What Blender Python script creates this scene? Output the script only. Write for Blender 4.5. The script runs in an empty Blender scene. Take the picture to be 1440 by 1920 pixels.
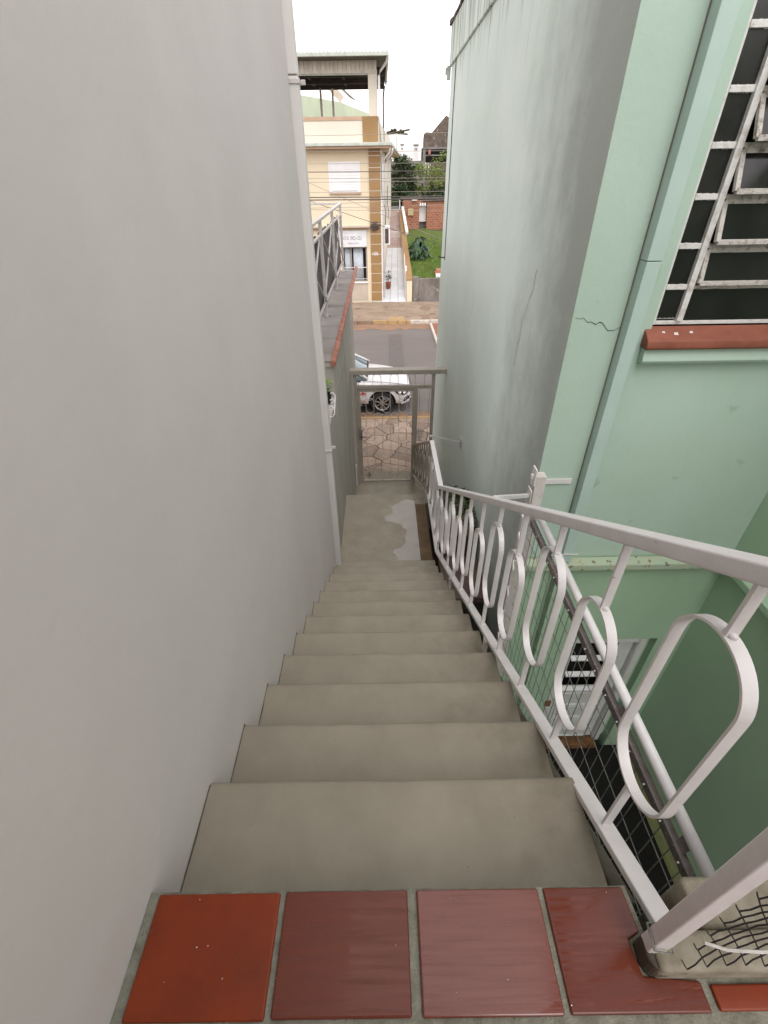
import bpy, bmesh, math, random
from mathutils import Vector, Matrix, noise as mnoise

random.seed(11)
scene = bpy.context.scene
COL = scene.collection
rad = math.radians

# ------------------------------------------------------------------ camera
cam_data = bpy.data.cameras.new("camera")
cam = bpy.data.objects.new("camera", cam_data)
COL.objects.link(cam)
cam_data.sensor_fit = 'VERTICAL'
cam_data.sensor_height = 36.0
cam_data.lens = 36.0 * 867.0 / 1920.0
cam_data.clip_start = 0.02
cam_data.clip_end = 3000
rt = Vector((0.99983, -0.0084, -0.0124))
fw = Vector((0.0003, 0.8079, -0.5893)).normalized()
upv = rt.cross(fw).normalized()
rt = fw.cross(upv).normalized()
m = Matrix((rt, upv, -fw)).transposed().to_4x4()
m.translation = Vector((0, 0, 1.30))
cam.matrix_world = m
scene.camera = cam

# ------------------------------------------------------------------ light
SUN_EL, SUN_AZ = 58.0, 172.0
world = bpy.data.worlds.new("World")
scene.world = world
world.use_nodes = True
wn = world.node_tree
wn.nodes.clear()
sky = wn.nodes.new("ShaderNodeTexSky")
sky.sky_type = 'NISHITA'
sky.sun_disc = False
sky.sun_elevation = rad(SUN_EL)
sky.sun_rotation = rad(SUN_AZ)
sky.air_density = 1.6
sky.dust_density = 1.2
sky.ozone_density = 1.0
hs = wn.nodes.new("ShaderNodeHueSaturation")
hs.inputs['Saturation'].default_value = 0.04
bg = wn.nodes.new("ShaderNodeBackground")
bg.inputs['Strength'].default_value = 0.15
wo = wn.nodes.new("ShaderNodeOutputWorld")
wn.links.new(sky.outputs[0], hs.inputs['Color'])
tint = wn.nodes.new("ShaderNodeMix")
tint.data_type = 'RGBA'; tint.blend_type = 'MULTIPLY'
tint.inputs['Factor'].default_value = 1.0
tint.inputs['B'].default_value = (1.05, 1.0, 1.005, 1)
wn.links.new(hs.outputs[0], tint.inputs['A'])
wn.links.new(tint.outputs['Result'], bg.inputs['Color'])
wn.links.new(bg.outputs[0], wo.inputs['Surface'])
sun_d = bpy.data.lights.new("sun", 'SUN')
sun_d.energy = 0.5
sun_d.angle = rad(40)
sun_d.color = (1.0, 0.97, 0.93)
sun = bpy.data.objects.new("sun", sun_d)
COL.objects.link(sun)
# direction towards the sun, same as the sky's
az = rad(SUN_AZ)
sd = Vector((math.sin(az) * math.cos(rad(SUN_EL)), math.cos(az) * math.cos(rad(SUN_EL)), math.sin(rad(SUN_EL))))
sun.rotation_euler = sd.to_track_quat('Z', 'Y').to_euler()
sun.location = (0, 0, 30)

scene.view_settings.view_transform = 'Standard'
scene.view_settings.look = 'None'
scene.view_settings.gamma = 1.0
scene.view_settings.exposure = 1.13
scene.view_settings.use_curve_mapping = False

# ------------------------------------------------------------------ materials
def mat(name, col, col2=None, scale=3.0, rough=0.7, bump=0.0, bscale=60.0, stretch=(1, 1, 1), detail=6.0,
        lo=0.35, hi=0.65, spec=0.4, metal=0.0, rnd=0.0, spots=None, spot_scale=8.0, spot_lo=0.62, spot_hi=0.68,
        coat=0.0, rough_var=0.0, wave=None, trans=0.0):
    mt = bpy.data.materials.new(name)
    mt.use_nodes = True
    nt = mt.node_tree
    N, L = nt.nodes, nt.links
    b = N["Principled BSDF"]
    geo = N.new("ShaderNodeNewGeometry")
    mp = N.new("ShaderNodeMapping")
    mp.inputs['Scale'].default_value = stretch
    L.new(geo.outputs['Position'], mp.inputs['Vector'])
    b.inputs['Roughness'].default_value = rough
    b.inputs['Metallic'].default_value = metal
    b.inputs['Specular IOR Level'].default_value = spec
    b.inputs['Coat Weight'].default_value = coat
    b.inputs['Coat Roughness'].default_value = 0.08
    if trans:
        b.inputs['Transmission Weight'].default_value = trans
    c1 = (*col, 1)
    c2 = (*(col2 if col2 else tuple(c * 0.86 for c in col)), 1)
    nz = N.new("ShaderNodeTexNoise")
    nz.inputs['Scale'].default_value = scale
    nz.inputs['Detail'].default_value = detail
    nz.inputs['Roughness'].default_value = 0.62
    L.new(mp.outputs[0], nz.inputs['Vector'])
    rmp = N.new("ShaderNodeMapRange")
    rmp.inputs['From Min'].default_value = lo
    rmp.inputs['From Max'].default_value = hi
    L.new(nz.outputs['Fac'], rmp.inputs['Value'])
    mx = N.new("ShaderNodeMix")
    mx.data_type = 'RGBA'
    mx.inputs['A'].default_value = c1
    mx.inputs['B'].default_value = c2
    L.new(rmp.outputs[0], mx.inputs['Factor'])
    out = mx.outputs['Result']
    if spots:
        n2 = N.new("ShaderNodeTexNoise")
        n2.inputs['Scale'].default_value = spot_scale
        n2.inputs['Detail'].default_value = 4
        L.new(geo.outputs['Position'], n2.inputs['Vector'])
        r2 = N.new("ShaderNodeMapRange")
        r2.inputs['From Min'].default_value = spot_lo
        r2.inputs['From Max'].default_value = spot_hi
        L.new(n2.outputs['Fac'], r2.inputs['Value'])
        m2 = N.new("ShaderNodeMix")
        m2.data_type = 'RGBA'
        L.new(r2.outputs[0], m2.inputs['Factor'])
        L.new(out, m2.inputs['A'])
        m2.inputs['B'].default_value = (*spots, 1)
        out = m2.outputs['Result']
    if rnd:
        oi = N.new("ShaderNodeObjectInfo")
        mr = N.new("ShaderNodeMapRange")
        mr.inputs['To Min'].default_value = 1 - rnd
        mr.inputs['To Max'].default_value = 1 + rnd
        L.new(oi.outputs['Random'], mr.inputs['Value'])
        hv = N.new("ShaderNodeHueSaturation")
        L.new(mr.outputs[0], hv.inputs['Value'])
        L.new(out, hv.inputs['Color'])
        out = hv.outputs[0]
    L.new(out, b.inputs['Base Color'])
    if rough_var:
        rr = N.new("ShaderNodeMapRange")
        rr.inputs['From Min'].default_value = .36; rr.inputs['From Max'].default_value = .64
        rr.inputs['To Min'].default_value = max(0.02, rough - rough_var)
        rr.inputs['To Max'].default_value = min(1, rough + rough_var)
        L.new(nz.outputs['Fac'], rr.inputs['Value'])
        L.new(rr.outputs[0], b.inputs['Roughness'])
    if bump:
        bn = N.new("ShaderNodeTexNoise")
        bn.inputs['Scale'].default_value = bscale
        bn.inputs['Detail'].default_value = 5
        L.new(geo.outputs['Position'], bn.inputs['Vector'])
        bp = N.new("ShaderNodeBump")
        bp.inputs['Strength'].default_value = bump
        bp.inputs['Distance'].default_value = 0.01
        L.new(bn.outputs['Fac'], bp.inputs['Height'])
        L.new(bp.outputs[0], b.inputs['Normal'])
    return mt


def node_chain(mt):
    nt = mt.node_tree
    return nt.nodes, nt.links, nt.nodes["Principled BSDF"]


MT = {}
MT['left_wall'] = mat("grey_wall_paint", (0.655, 0.615, 0.597), (0.615, 0.577, 0.56), scale=1.6, rough=0.75, bump=0.13, bscale=42)
MT['low_wall'] = mat("old_grey_wall_paint", (0.44, 0.42, 0.385), (0.36, 0.34, 0.30), scale=2.0, rough=0.8, bump=0.15, bscale=40, stretch=(1, 1, .4))
MT['step'] = mat("cement_floor_paint", (0.31, 0.276, 0.212), (0.27, 0.24, 0.185), scale=5, rough=0.55, bump=0.12, bscale=30,
                 spots=(0.10, 0.085, 0.065), spot_scale=38, spot_lo=0.73, spot_hi=0.80, rough_var=0.12)
MT['step_side'] = mat("dirty_cement_side", (0.13, 0.115, 0.09), (0.06, 0.05, 0.04), scale=6, rough=0.9, bump=0.3)
MT['brown_strip'] = mat("brown_stained_cement", (0.19, 0.125, 0.06), (0.11, 0.075, 0.04), scale=6, rough=0.7, bump=0.2)
MT['tile_orange'] = mat("glazed_clay_tile", (0.24, 0.040, 0.012), (0.175, 0.030, 0.010), scale=8, rough=0.2, spec=0.3,
                        spots=(0.42, 0.20, 0.10), spot_scale=60, spot_lo=0.76, spot_hi=0.79, rough_var=0.08)
MT['tile_maroon'] = mat("worn_glazed_clay_tile", (0.15, 0.036, 0.020), (0.12, 0.028, 0.016), scale=9, rough=0.17, spec=0.42,  # same clay as the orange tile, toned for the sky it reflects
                        stretch=(0.6, 9, 1), rough_var=0.15, spots=(0.33, 0.16, 0.13), spot_scale=70, spot_lo=0.74, spot_hi=0.78)
MT['tile_pink'] = mat("hazed_glazed_clay_tile", (0.18, 0.045, 0.028), (0.15, 0.036, 0.023), scale=10, rough=0.19, spec=0.75,  # paler base and strong specular put the sky's pinkish glare into this tile
                      stretch=(0.5, 10, 1), rough_var=0.18, spots=(0.15, 0.05, 0.04), spot_scale=90, spot_lo=0.72, spot_hi=0.76)
MT['grout'] = mat("cement_grout", (0.27, 0.268, 0.215), (0.17, 0.165, 0.125), scale=30, rough=0.9, bump=0.5, bscale=160)
MT['curb'] = mat("beige_cement_curb", (0.30, 0.27, 0.21), (0.20, 0.17, 0.12), scale=14, rough=0.85, bump=0.35, bscale=70,
                 spots=(0.10, 0.08, 0.05), spot_scale=16, spot_lo=0.64, spot_hi=0.72)
MT['white_metal'] = mat("white_metal_paint", (0.72, 0.69, 0.685), (0.66, 0.63, 0.62), scale=12, rough=0.35, spec=0.5, bump=0.10, bscale=70,
                         spots=(0.42, 0.30, 0.24), spot_scale=34, spot_lo=0.745, spot_hi=0.77)
MT['old_white'] = mat("old_white_metal_paint", (0.64, 0.61, 0.59), (0.52, 0.48, 0.45), scale=14, rough=0.45, spec=0.45, bump=0.08, bscale=80,
                      spots=(0.30, 0.20, 0.15), spot_scale=40, spot_lo=0.70, spot_hi=0.76)
MT['gate_metal'] = mat("beige_gate_paint", (0.40, 0.36, 0.31), (0.33, 0.295, 0.25), scale=8, rough=0.5, bump=0.05)
MT['thin_iron'] = mat("grey_iron_paint", (0.26, 0.225, 0.22), (0.17, 0.14, 0.135), scale=20, rough=0.55, bump=0.1,
                      spots=(0.45, 0.42, 0.40), spot_scale=60, spot_lo=0.66, spot_hi=0.70)
MT['wire'] = mat("steel_wire", (0.30, 0.31, 0.29), (0.16, 0.16, 0.15), scale=20, rough=0.45, metal=0.4)
MT['pipe_white'] = mat("white_tube_paint", (0.76, 0.745, 0.75), (0.68, 0.66, 0.66), scale=10, rough=0.38, bump=0.06, bscale=140)
MT['downpipe'] = mat("pvc_downpipe_paint", (0.70, 0.68, 0.655), (0.65, 0.63, 0.61), scale=3, rough=0.55, stretch=(1, 1, 0.3))
MT['joint'] = mat("dark_joint", (0.06, 0.05, 0.045), rough=0.9)
MT['green_front'] = mat("mint_wall_paint", (0.435, 0.56, 0.475), (0.395, 0.515, 0.43), scale=1.3, rough=0.7, bump=0.16, bscale=50,
                        spots=(0.26, 0.33, 0.25), spot_scale=5, spot_lo=0.66, spot_hi=0.78)
MT['green_low'] = mat("green_wall_paint", (0.37, 0.525, 0.37), (0.33, 0.475, 0.33), scale=1.5, rough=0.7, bump=0.16, bscale=50)
MT['green_dark'] = mat("deep_green_wall_paint", (0.42, 0.585, 0.42), (0.38, 0.54, 0.38), scale=1.2, rough=0.65, bump=0.12, bscale=50)
MT['green_pipe'] = mat("mint_pipe_paint", (0.45, 0.57, 0.52), (0.41, 0.53, 0.475), scale=3, rough=0.5, bump=0.04)
MT['ledge'] = mat("flaking_ledge_paint", (0.40, 0.43, 0.30), (0.36, 0.46, 0.35), scale=10, rough=0.85, bump=0.4, bscale=40,
                  spots=(0.17, 0.12, 0.06), spot_scale=18, spot_lo=0.60, spot_hi=0.68)
MT['brick_sill'] = mat("red_sill_paint", (0.27, 0.088, 0.052), (0.20, 0.062, 0.037), scale=9, rough=0.6, bump=0.25, bscale=50)
MT['sash'] = mat("flaking_sash_paint", (0.52, 0.49, 0.455), (0.22, 0.18, 0.15), scale=30, rough=0.8, bump=0.6, bscale=90, lo=0.52, hi=0.66)
MT['sash_clean'] = mat("white_sash_paint", (0.66, 0.65, 0.63), (0.46, 0.42, 0.38), scale=22, rough=0.6, bump=0.3, bscale=90, lo=0.5, hi=0.7)
MT['dark_glass'] = mat("dark_window_glass", (0.007, 0.007, 0.007), (0.018, 0.017, 0.016), scale=2.2, rough=0.14, spec=0.5, rough_var=0.12,
                       spots=(0.10, 0.10, 0.095), spot_scale=55, spot_lo=0.76, spot_hi=0.80)
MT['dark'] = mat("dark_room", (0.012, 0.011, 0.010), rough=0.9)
MT['door_white'] = mat("grey_white_door_paint", (0.64, 0.66, 0.63), (0.56, 0.58, 0.55), scale=5, rough=0.55, bump=0.1, spots=(0.28, 0.2, 0.14),
                       spot_scale=9, spot_lo=0.70, spot_hi=0.80)
MT['rust'] = mat("rusty_threshold", (0.26, 0.13, 0.05), (0.12, 0.045, 0.02), scale=14, rough=0.85, bump=0.5, bscale=60)
MT['yard'] = mat("damp_yard_cement", (0.013, 0.011, 0.010), (0.007, 0.006, 0.006), scale=5, rough=0.8, bump=0.5, bscale=25)  # near-black even tone over the whole yard floor
MT['lime_kerb'] = mat("lime_painted_kerb", (0.56, 0.60, 0.28), (0.42, 0.47, 0.2), scale=8, rough=0.8, bump=0.3)
MT['soffit'] = mat("slab_edge_cement", (0.22, 0.20, 0.15), (0.11, 0.10, 0.075), scale=8, rough=0.9, bump=0.4)
MT['asphalt'] = mat("worn_asphalt", (0.175, 0.153, 0.141), (0.145, 0.127, 0.117), scale=0.8, rough=0.85, bump=0.3, bscale=60, stretch=(0.25, 1, 1))
MT['flag'] = mat("sandstone_flag", (0.39, 0.295, 0.23), (0.29, 0.215, 0.165), scale=4, rough=0.85, bump=0.25, bscale=35, rnd=0.26)
MT['flag_joint'] = mat("sidewalk_joint_soil", (0.075, 0.058, 0.043), (0.14, 0.10, 0.07), scale=8, rough=0.95, bump=0.5)
MT['far_pave'] = mat("old_cement_pavement", (0.33, 0.255, 0.19), (0.235, 0.175, 0.125), scale=1.1, rough=0.9, bump=0.3, bscale=20,
                     spots=(0.17, 0.12, 0.085), spot_scale=2.4, spot_lo=0.58, spot_hi=0.68)
MT['kerb_yellow'] = mat("worn_yellow_kerb", (0.46, 0.30, 0.12), (0.32, 0.22, 0.13), scale=5, rough=0.85, bump=0.2)
MT['kerb_white'] = mat("worn_white_kerb", (0.62, 0.58, 0.53), (0.42, 0.37, 0.31), scale=5, rough=0.85, bump=0.2)
MT['kerb_stone'] = mat("stone_kerb", (0.27, 0.19, 0.135), (0.19, 0.13, 0.09), scale=5, rough=0.9, bump=0.2)
MT['soil'] = mat("red_street_dirt", (0.30, 0.18, 0.105), (0.22, 0.14, 0.095), scale=2.5, rough=0.95, bump=0.3)
MT['red_pave'] = mat("red_island_paving", (0.32, 0.13, 0.075), (0.21, 0.085, 0.05), scale=6, rough=0.9)
MT['cap_slab'] = mat("grey_cap_slab", (0.29, 0.265, 0.25), (0.235, 0.21, 0.195), scale=3, rough=0.75, bump=0.15, rnd=0.08)
MT['cap_brick'] = mat("clay_edge_brick", (0.40, 0.175, 0.125), (0.32, 0.13, 0.09), scale=9, rough=0.75, bump=0.25, rnd=0.12)
MT['cream'] = mat("cream_facade_paint", (0.74, 0.64, 0.475), (0.69, 0.60, 0.44), scale=0.7, rough=0.75, bump=0.05)
MT['cream_pale'] = mat("pale_cream_facade_paint", (0.72, 0.67, 0.57), (0.67, 0.62, 0.52), scale=0.7, rough=0.75)
MT['brown'] = mat("brown_facade_paint", (0.33, 0.20, 0.085), (0.29, 0.175, 0.075), scale=1.5, rough=0.7)
MT['salmon'] = mat("salmon_facade_trim", (0.52, 0.36, 0.25), rough=0.7)
MT['white'] = mat("white_paint", (0.80, 0.80, 0.80), (0.75, 0.75, 0.75), scale=3, rough=0.5)
MT['base_beige'] = mat("beige_base_paint", (0.52, 0.45, 0.37), (0.45, 0.39, 0.32), scale=3, rough=0.8)
MT['gutter'] = mat("pale_metal_gutter", (0.52, 0.56, 0.50), (0.40, 0.43, 0.38), scale=4, rough=0.45)
MT['tin'] = mat("blue_grey_tin_roof", (0.28, 0.40, 0.42), (0.2, 0.3, 0.32), scale=4, rough=0.5)
MT['roof_dark'] = mat("dark_roof_timber", (0.075, 0.06, 0.05), (0.045, 0.036, 0.03), scale=5, rough=0.85)
MT['roof_under'] = mat("roof_underside", (0.16, 0.15, 0.12), (0.09, 0.08, 0.07), scale=3, rough=0.85)
MT['board'] = mat("pale_fascia_board", (0.74, 0.69, 0.61), (0.64, 0.59, 0.52), scale=6, rough=0.8, rnd=0.08)
MT['pale_green'] = mat("pale_green_wall", (0.48, 0.53, 0.40), (0.40, 0.45, 0.34), scale=1.2, rough=0.85, stretch=(1, 1, .3))
MT['curtain'] = mat("pale_curtain_cloth", (0.58, 0.62, 0.67), (0.5, 0.54, 0.58), scale=6, rough=0.9)
MT['sign'] = mat("white_sign_board", (0.76, 0.78, 0.80), rough=0.4)
MT['sign_ink'] = mat("grey_sign_ink", (0.20, 0.18, 0.19), rough=0.6)
MT['sign_ink2'] = mat("pale_sign_ink", (0.40, 0.38, 0.39), rough=0.6)
MT['digit'] = mat("white_house_number", (0.85, 0.83, 0.80), rough=0.5)
MT['path_tile'] = mat("white_ceramic_tile", (0.66, 0.67, 0.70), (0.58, 0.59, 0.62), scale=2, rough=0.35, rnd=0.05)
MT['path_tile_pink'] = mat("pink_ceramic_tile", (0.45, 0.33, 0.30), (0.36, 0.26, 0.23), scale=2, rough=0.5, rnd=0.05)
MT['path_joint'] = mat("grey_tile_joint", (0.28, 0.27, 0.27), rough=0.9)
MT['stained_wall'] = mat("stained_grey_render", (0.25, 0.225, 0.205), (0.13, 0.115, 0.10), scale=2.2, rough=0.95, bump=0.4, bscale=25,
                         stretch=(1, 1, 0.4), spots=(0.33, 0.31, 0.22), spot_scale=3.0, spot_lo=0.60, spot_hi=0.70)
MT['lawn_soil'] = mat("lawn_soil", (0.075, 0.125, 0.02), (0.11, 0.13, 0.035), scale=1.5, rough=0.95, bump=0.5)
MT['grass'] = mat("grass_blades", (0.105, 0.20, 0.03), (0.20, 0.26, 0.06), scale=2.2, rough=0.7)
MT['earth'] = mat("far_ground_earth", (0.14, 0.12, 0.08), (0.08, 0.10, 0.05), scale=0.3, rough=0.95)
MT['leaf_dark'] = mat("dark_foliage", (0.030, 0.055, 0.018), (0.065, 0.085, 0.03), scale=2.0, rough=0.6, spots=(0.11, 0.075, 0.04), spot_scale=1.1, spot_lo=0.58, spot_hi=0.68)
MT['leaf_lime'] = mat("lime_foliage", (0.21, 0.26, 0.045), (0.12, 0.17, 0.035), scale=1.4, rough=0.6)
MT['leaf_mid'] = mat("mid_green_foliage", (0.05, 0.095, 0.028), (0.03, 0.06, 0.02), scale=2, rough=0.6)
MT['leaf_big'] = mat("glossy_large_leaf", (0.034, 0.085, 0.042), (0.018, 0.050, 0.024), scale=5, rough=0.35, rnd=0.25)
MT['trunk'] = mat("tree_bark", (0.10, 0.075, 0.055), (0.06, 0.045, 0.035), scale=9, rough=0.9, bump=0.5)
MT['terracotta'] = mat("terracotta_pot", (0.36, 0.105, 0.055), (0.30, 0.085, 0.045), scale=6, rough=0.7)
MT['car_paint'] = mat("white_car_paint", (0.80, 0.80, 0.80), rough=0.25, spec=0.5, coat=0.6)
MT['car_glass'] = mat("car_window_glass", (0.10, 0.16, 0.19), (0.16, 0.22, 0.25), scale=1.5, rough=0.04, spec=0.8)
MT['black_plastic'] = mat("black_plastic", (0.016, 0.016, 0.017), rough=0.5)
MT['rubber'] = mat("tyre_rubber", (0.022, 0.021, 0.020), (0.035, 0.032, 0.03), scale=30, rough=0.85)
MT['alloy'] = mat("alloy_rim", (0.50, 0.48, 0.46), rough=0.32, metal=0.75)
MT['chrome'] = mat("headlight_reflector", (0.70, 0.72, 0.74), rough=0.15, metal=0.6)
MT['logo'] = mat("orange_red_vinyl", (0.62, 0.10, 0.045), rough=0.45)
MT['grey_vinyl'] = mat("grey_vinyl", (0.22, 0.24, 0.27), rough=0.45)
MT['net'] = mat("black_plastic_net", (0.018, 0.016, 0.018), rough=0.55)
MT['cord'] = mat("white_cord", (0.62, 0.58, 0.55), (0.45, 0.41, 0.38), scale=60, rough=0.8)
MT['cable'] = mat("overhead_cable", (0.10, 0.09, 0.085), rough=0.7)
MT['cable_pale'] = mat("weathered_overhead_cable", (0.30, 0.27, 0.24), rough=0.7)
MT['shade'] = mat("grey_shade_cloth", (0.15, 0.135, 0.14), (0.10, 0.09, 0.095), scale=9, rough=0.95, stretch=(1, 1, .3))
MT['brown_leaf'] = mat("dry_leaf", (0.20, 0.075, 0.03), rough=0.8)
MT['sage_plaster'] = mat("far_white_plaster", (0.80, 0.79, 0.78), (0.72, 0.71, 0.70), scale=1.0, rough=0.8)
MT['far_stone'] = mat("far_brown_stone", (0.16, 0.125, 0.10), (0.075, 0.06, 0.05), scale=1.6, rough=0.95, bump=0.5, bscale=4,
                      spots=(0.30, 0.27, 0.23), spot_scale=3.0, spot_lo=0.62, spot_hi=0.68)
MT['far_grey'] = mat("far_grey_plaster", (0.22, 0.20, 0.19), (0.15, 0.135, 0.125), scale=1.2, rough=0.95)
MT['sand_box'] = mat("sand_coloured_box", (0.52, 0.44, 0.24), rough=0.7)
MT['dark_brown_wall'] = mat("planter_clay", (0.075, 0.038, 0.028), (0.045, 0.026, 0.02), scale=6, rough=0.9)
MT['pink_ledge'] = mat("pink_cement", (0.13, 0.09, 0.075), (0.09, 0.06, 0.05), scale=6, rough=0.9, bump=0.2)
MT['lime_leaf'] = mat("lime_small_leaf", (0.20, 0.33, 0.05), rough=0.5)

# stained side wall: mint paint with black mildew streaks running down it, thickest near its corner
ms = mat("mildewed_mint_wall", (0.74, 0.83, 0.775), (0.66, 0.76, 0.695), scale=1.1, rough=0.75, bump=0.22, bscale=40)
N, L, b = node_chain(ms)
base_out = b.inputs['Base Color'].links[0].from_socket
geo = N.new("ShaderNodeNewGeometry")
sep = N.new("ShaderNodeSeparateXYZ")
L.new(geo.outputs['Position'], sep.inputs[0])
st = N.new("ShaderNodeMapping")
st.inputs['Scale'].default_value = (1, 1.5, 0.30)
L.new(geo.outputs['Position'], st.inputs['Vector'])
n1 = N.new("ShaderNodeTexNoise")
n1.inputs['Scale'].default_value = 1.5
n1.inputs['Detail'].default_value = 8
n1.inputs['Roughness'].default_value = 0.65
L.new(st.outputs[0], n1.inputs['Vector'])
yr = N.new("ShaderNodeMapRange")           # mildew reaches about two metres along from the corner
yr.inputs['From Min'].default_value = 2.9
yr.inputs['From Max'].default_value = 5.0
yr.inputs['To Min'].default_value = 0.50
yr.inputs['To Max'].default_value = -0.20
L.new(sep.outputs['Y'], yr.inputs['Value'])
nm_ = N.new("ShaderNodeTexNoise"); nm_.inputs['Scale'].default_value = 3.2; nm_.inputs['Detail'].default_value = 9; nm_.inputs['Roughness'].default_value = .72
L.new(geo.outputs['Position'], nm_.inputs['Vector'])
av = N.new("ShaderNodeMath"); av.operation = 'MULTIPLY_ADD'; av.inputs[1].default_value = .5
L.new(nm_.outputs['Fac'], av.inputs[0])
hf = N.new("ShaderNodeMath"); hf.operation = 'MULTIPLY'; hf.inputs[1].default_value = .5
L.new(n1.outputs['Fac'], hf.inputs[0]); L.new(hf.outputs[0], av.inputs[2])
ad = N.new("ShaderNodeMath"); ad.operation = 'ADD'
L.new(av.outputs[0], ad.inputs[0]); L.new(yr.outputs[0], ad.inputs[1])
cl = N.new("ShaderNodeMapRange")
cl.inputs['From Min'].default_value = 0.50
cl.inputs['From Max'].default_value = 0.98
cl.inputs['To Max'].default_value = 0.92
L.new(ad.outputs[0], cl.inputs['Value'])
mx = N.new("ShaderNodeMix"); mx.data_type = 'RGBA'
L.new(cl.outputs[0], mx.inputs['Factor'])
L.new(base_out, mx.inputs['A'])
mx.inputs['B'].default_value = (0.35, 0.39, 0.355, 1)
# dark streaks hanging from the parapet
st2 = N.new("ShaderNodeMapping")
st2.inputs['Scale'].default_value = (1, 5.0, 0.5)
L.new(geo.outputs['Position'], st2.inputs['Vector'])
n2 = N.new("ShaderNodeTexNoise"); n2.inputs['Scale'].default_value = 1.8; n2.inputs['Detail'].default_value = 6
L.new(st2.outputs[0], n2.inputs['Vector'])
zr = N.new("ShaderNodeMapRange")
zr.inputs['From Min'].default_value = 1.9; zr.inputs['From Max'].default_value = 3.05
zr.inputs['To Min'].default_value = -0.10; zr.inputs['To Max'].default_value = 0.22
L.new(sep.outputs['Z'], zr.inputs['Value'])
a2 = N.new("ShaderNodeMath"); a2.operation = 'ADD'
L.new(n2.outputs['Fac'], a2.inputs[0]); L.new(zr.outputs[0], a2.inputs[1])
c2 = N.new("ShaderNodeMapRange")
c2.inputs['From Min'].default_value = 0.58; c2.inputs['From Max'].default_value = 0.85; c2.inputs['To Max'].default_value = 0.8
L.new(a2.outputs[0], c2.inputs['Value'])
mx2 = N.new("ShaderNodeMix"); mx2.data_type = 'RGBA'
L.new(c2.outputs[0], mx2.inputs['Factor'])
L.new(mx.outputs['Result'], mx2.inputs['A'])
mx2.inputs['B'].default_value = (0.15, 0.145, 0.11, 1)
L.new(mx2.outputs['Result'], b.inputs['Base Color'])
MT['mildew'] = ms

# brick wall of the far shed: courses too small to build singly
mb_ = bpy.data.materials.new("far_brickwork")
mb_.use_nodes = True
N, L, b = node_chain(mb_)
tc = N.new("ShaderNodeNewGeometry")
mp = N.new("ShaderNodeMapping")
mp.inputs['Rotation'].default_value = (rad(-90), 0, 0)
L.new(tc.outputs['Position'], mp.inputs['Vector'])
bt = N.new("ShaderNodeTexBrick")
bt.inputs['Color1'].default_value = (0.38, 0.135, 0.075, 1)
bt.inputs['Color2'].default_value = (0.25, 0.075, 0.042, 1)
bt.inputs['Mortar'].default_value = (0.34, 0.22, 0.16, 1)
bt.inputs['Scale'].default_value = 1.0
bt.inputs['Mortar Size'].default_value = 0.018
bt.inputs['Brick Width'].default_value = 0.27
bt.inputs['Row Height'].default_value = 0.135
L.new(mp.outputs[0], bt.inputs['Vector'])
L.new(bt.outputs['Color'], b.inputs['Base Color'])
b.inputs['Roughness'].default_value = 0.9
MT['brickwork'] = mb_

# dirt ground into the open ends of the treads
N, L, b = node_chain(MT['step'])
c0 = b.inputs['Base Color'].links[0].from_socket
geo = N.new("ShaderNodeNewGeometry"); sep = N.new("ShaderNodeSeparateXYZ")
L.new(geo.outputs['Position'], sep.inputs[0])
xr = N.new("ShaderNodeMapRange")
xr.inputs['From Min'].default_value = .12; xr.inputs['From Max'].default_value = .58
xr.inputs['To Min'].default_value = -.05; xr.inputs['To Max'].default_value = .34
L.new(sep.outputs['X'], xr.inputs['Value'])
n1 = N.new("ShaderNodeTexNoise"); n1.inputs['Scale'].default_value = 7; n1.inputs['Detail'].default_value = 8; n1.inputs['Roughness'].default_value = .7
L.new(geo.outputs['Position'], n1.inputs['Vector'])
ad = N.new("ShaderNodeMath"); ad.operation = 'ADD'
L.new(n1.outputs['Fac'], ad.inputs[0]); L.new(xr.outputs[0], ad.inputs[1])
cl = N.new("ShaderNodeMapRange"); cl.inputs['From Min'].default_value = .60; cl.inputs['From Max'].default_value = .98; cl.inputs['To Max'].default_value = .5
L.new(ad.outputs[0], cl.inputs['Value'])
mx = N.new("ShaderNodeMix"); mx.data_type = 'RGBA'
L.new(cl.outputs[0], mx.inputs['Factor']); L.new(c0, mx.inputs['A']); mx.inputs['B'].default_value = (.125, .10, .07, 1)
L.new(mx.outputs['Result'], b.inputs['Base Color'])
# soft unevenness of the big plastered wall
N, L, b = node_chain(MT['left_wall'])
bp0 = b.inputs['Normal'].links[0].from_node
geo = N.new("ShaderNodeNewGeometry")
n1 = N.new("ShaderNodeTexNoise"); n1.inputs['Scale'].default_value = 1.7; n1.inputs['Detail'].default_value = 3
L.new(geo.outputs['Position'], n1.inputs['Vector'])
b2_ = N.new("ShaderNodeBump"); b2_.inputs['Strength'].default_value = .2; b2_.inputs['Distance'].default_value = .06
L.new(n1.outputs['Fac'], b2_.inputs['Height']); L.new(bp0.outputs[0], b2_.inputs['Normal']); L.new(b2_.outputs[0], b.inputs['Normal'])

# puddle: a thin film of water over the cement
MT['puddle'] = mat("puddle_water", (0.29, 0.255, 0.205), (0.24, 0.21, 0.165), scale=7, rough=0.09, spec=0.95, rough_var=0.08, bump=0.04, bscale=10, coat=0.25)

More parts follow.
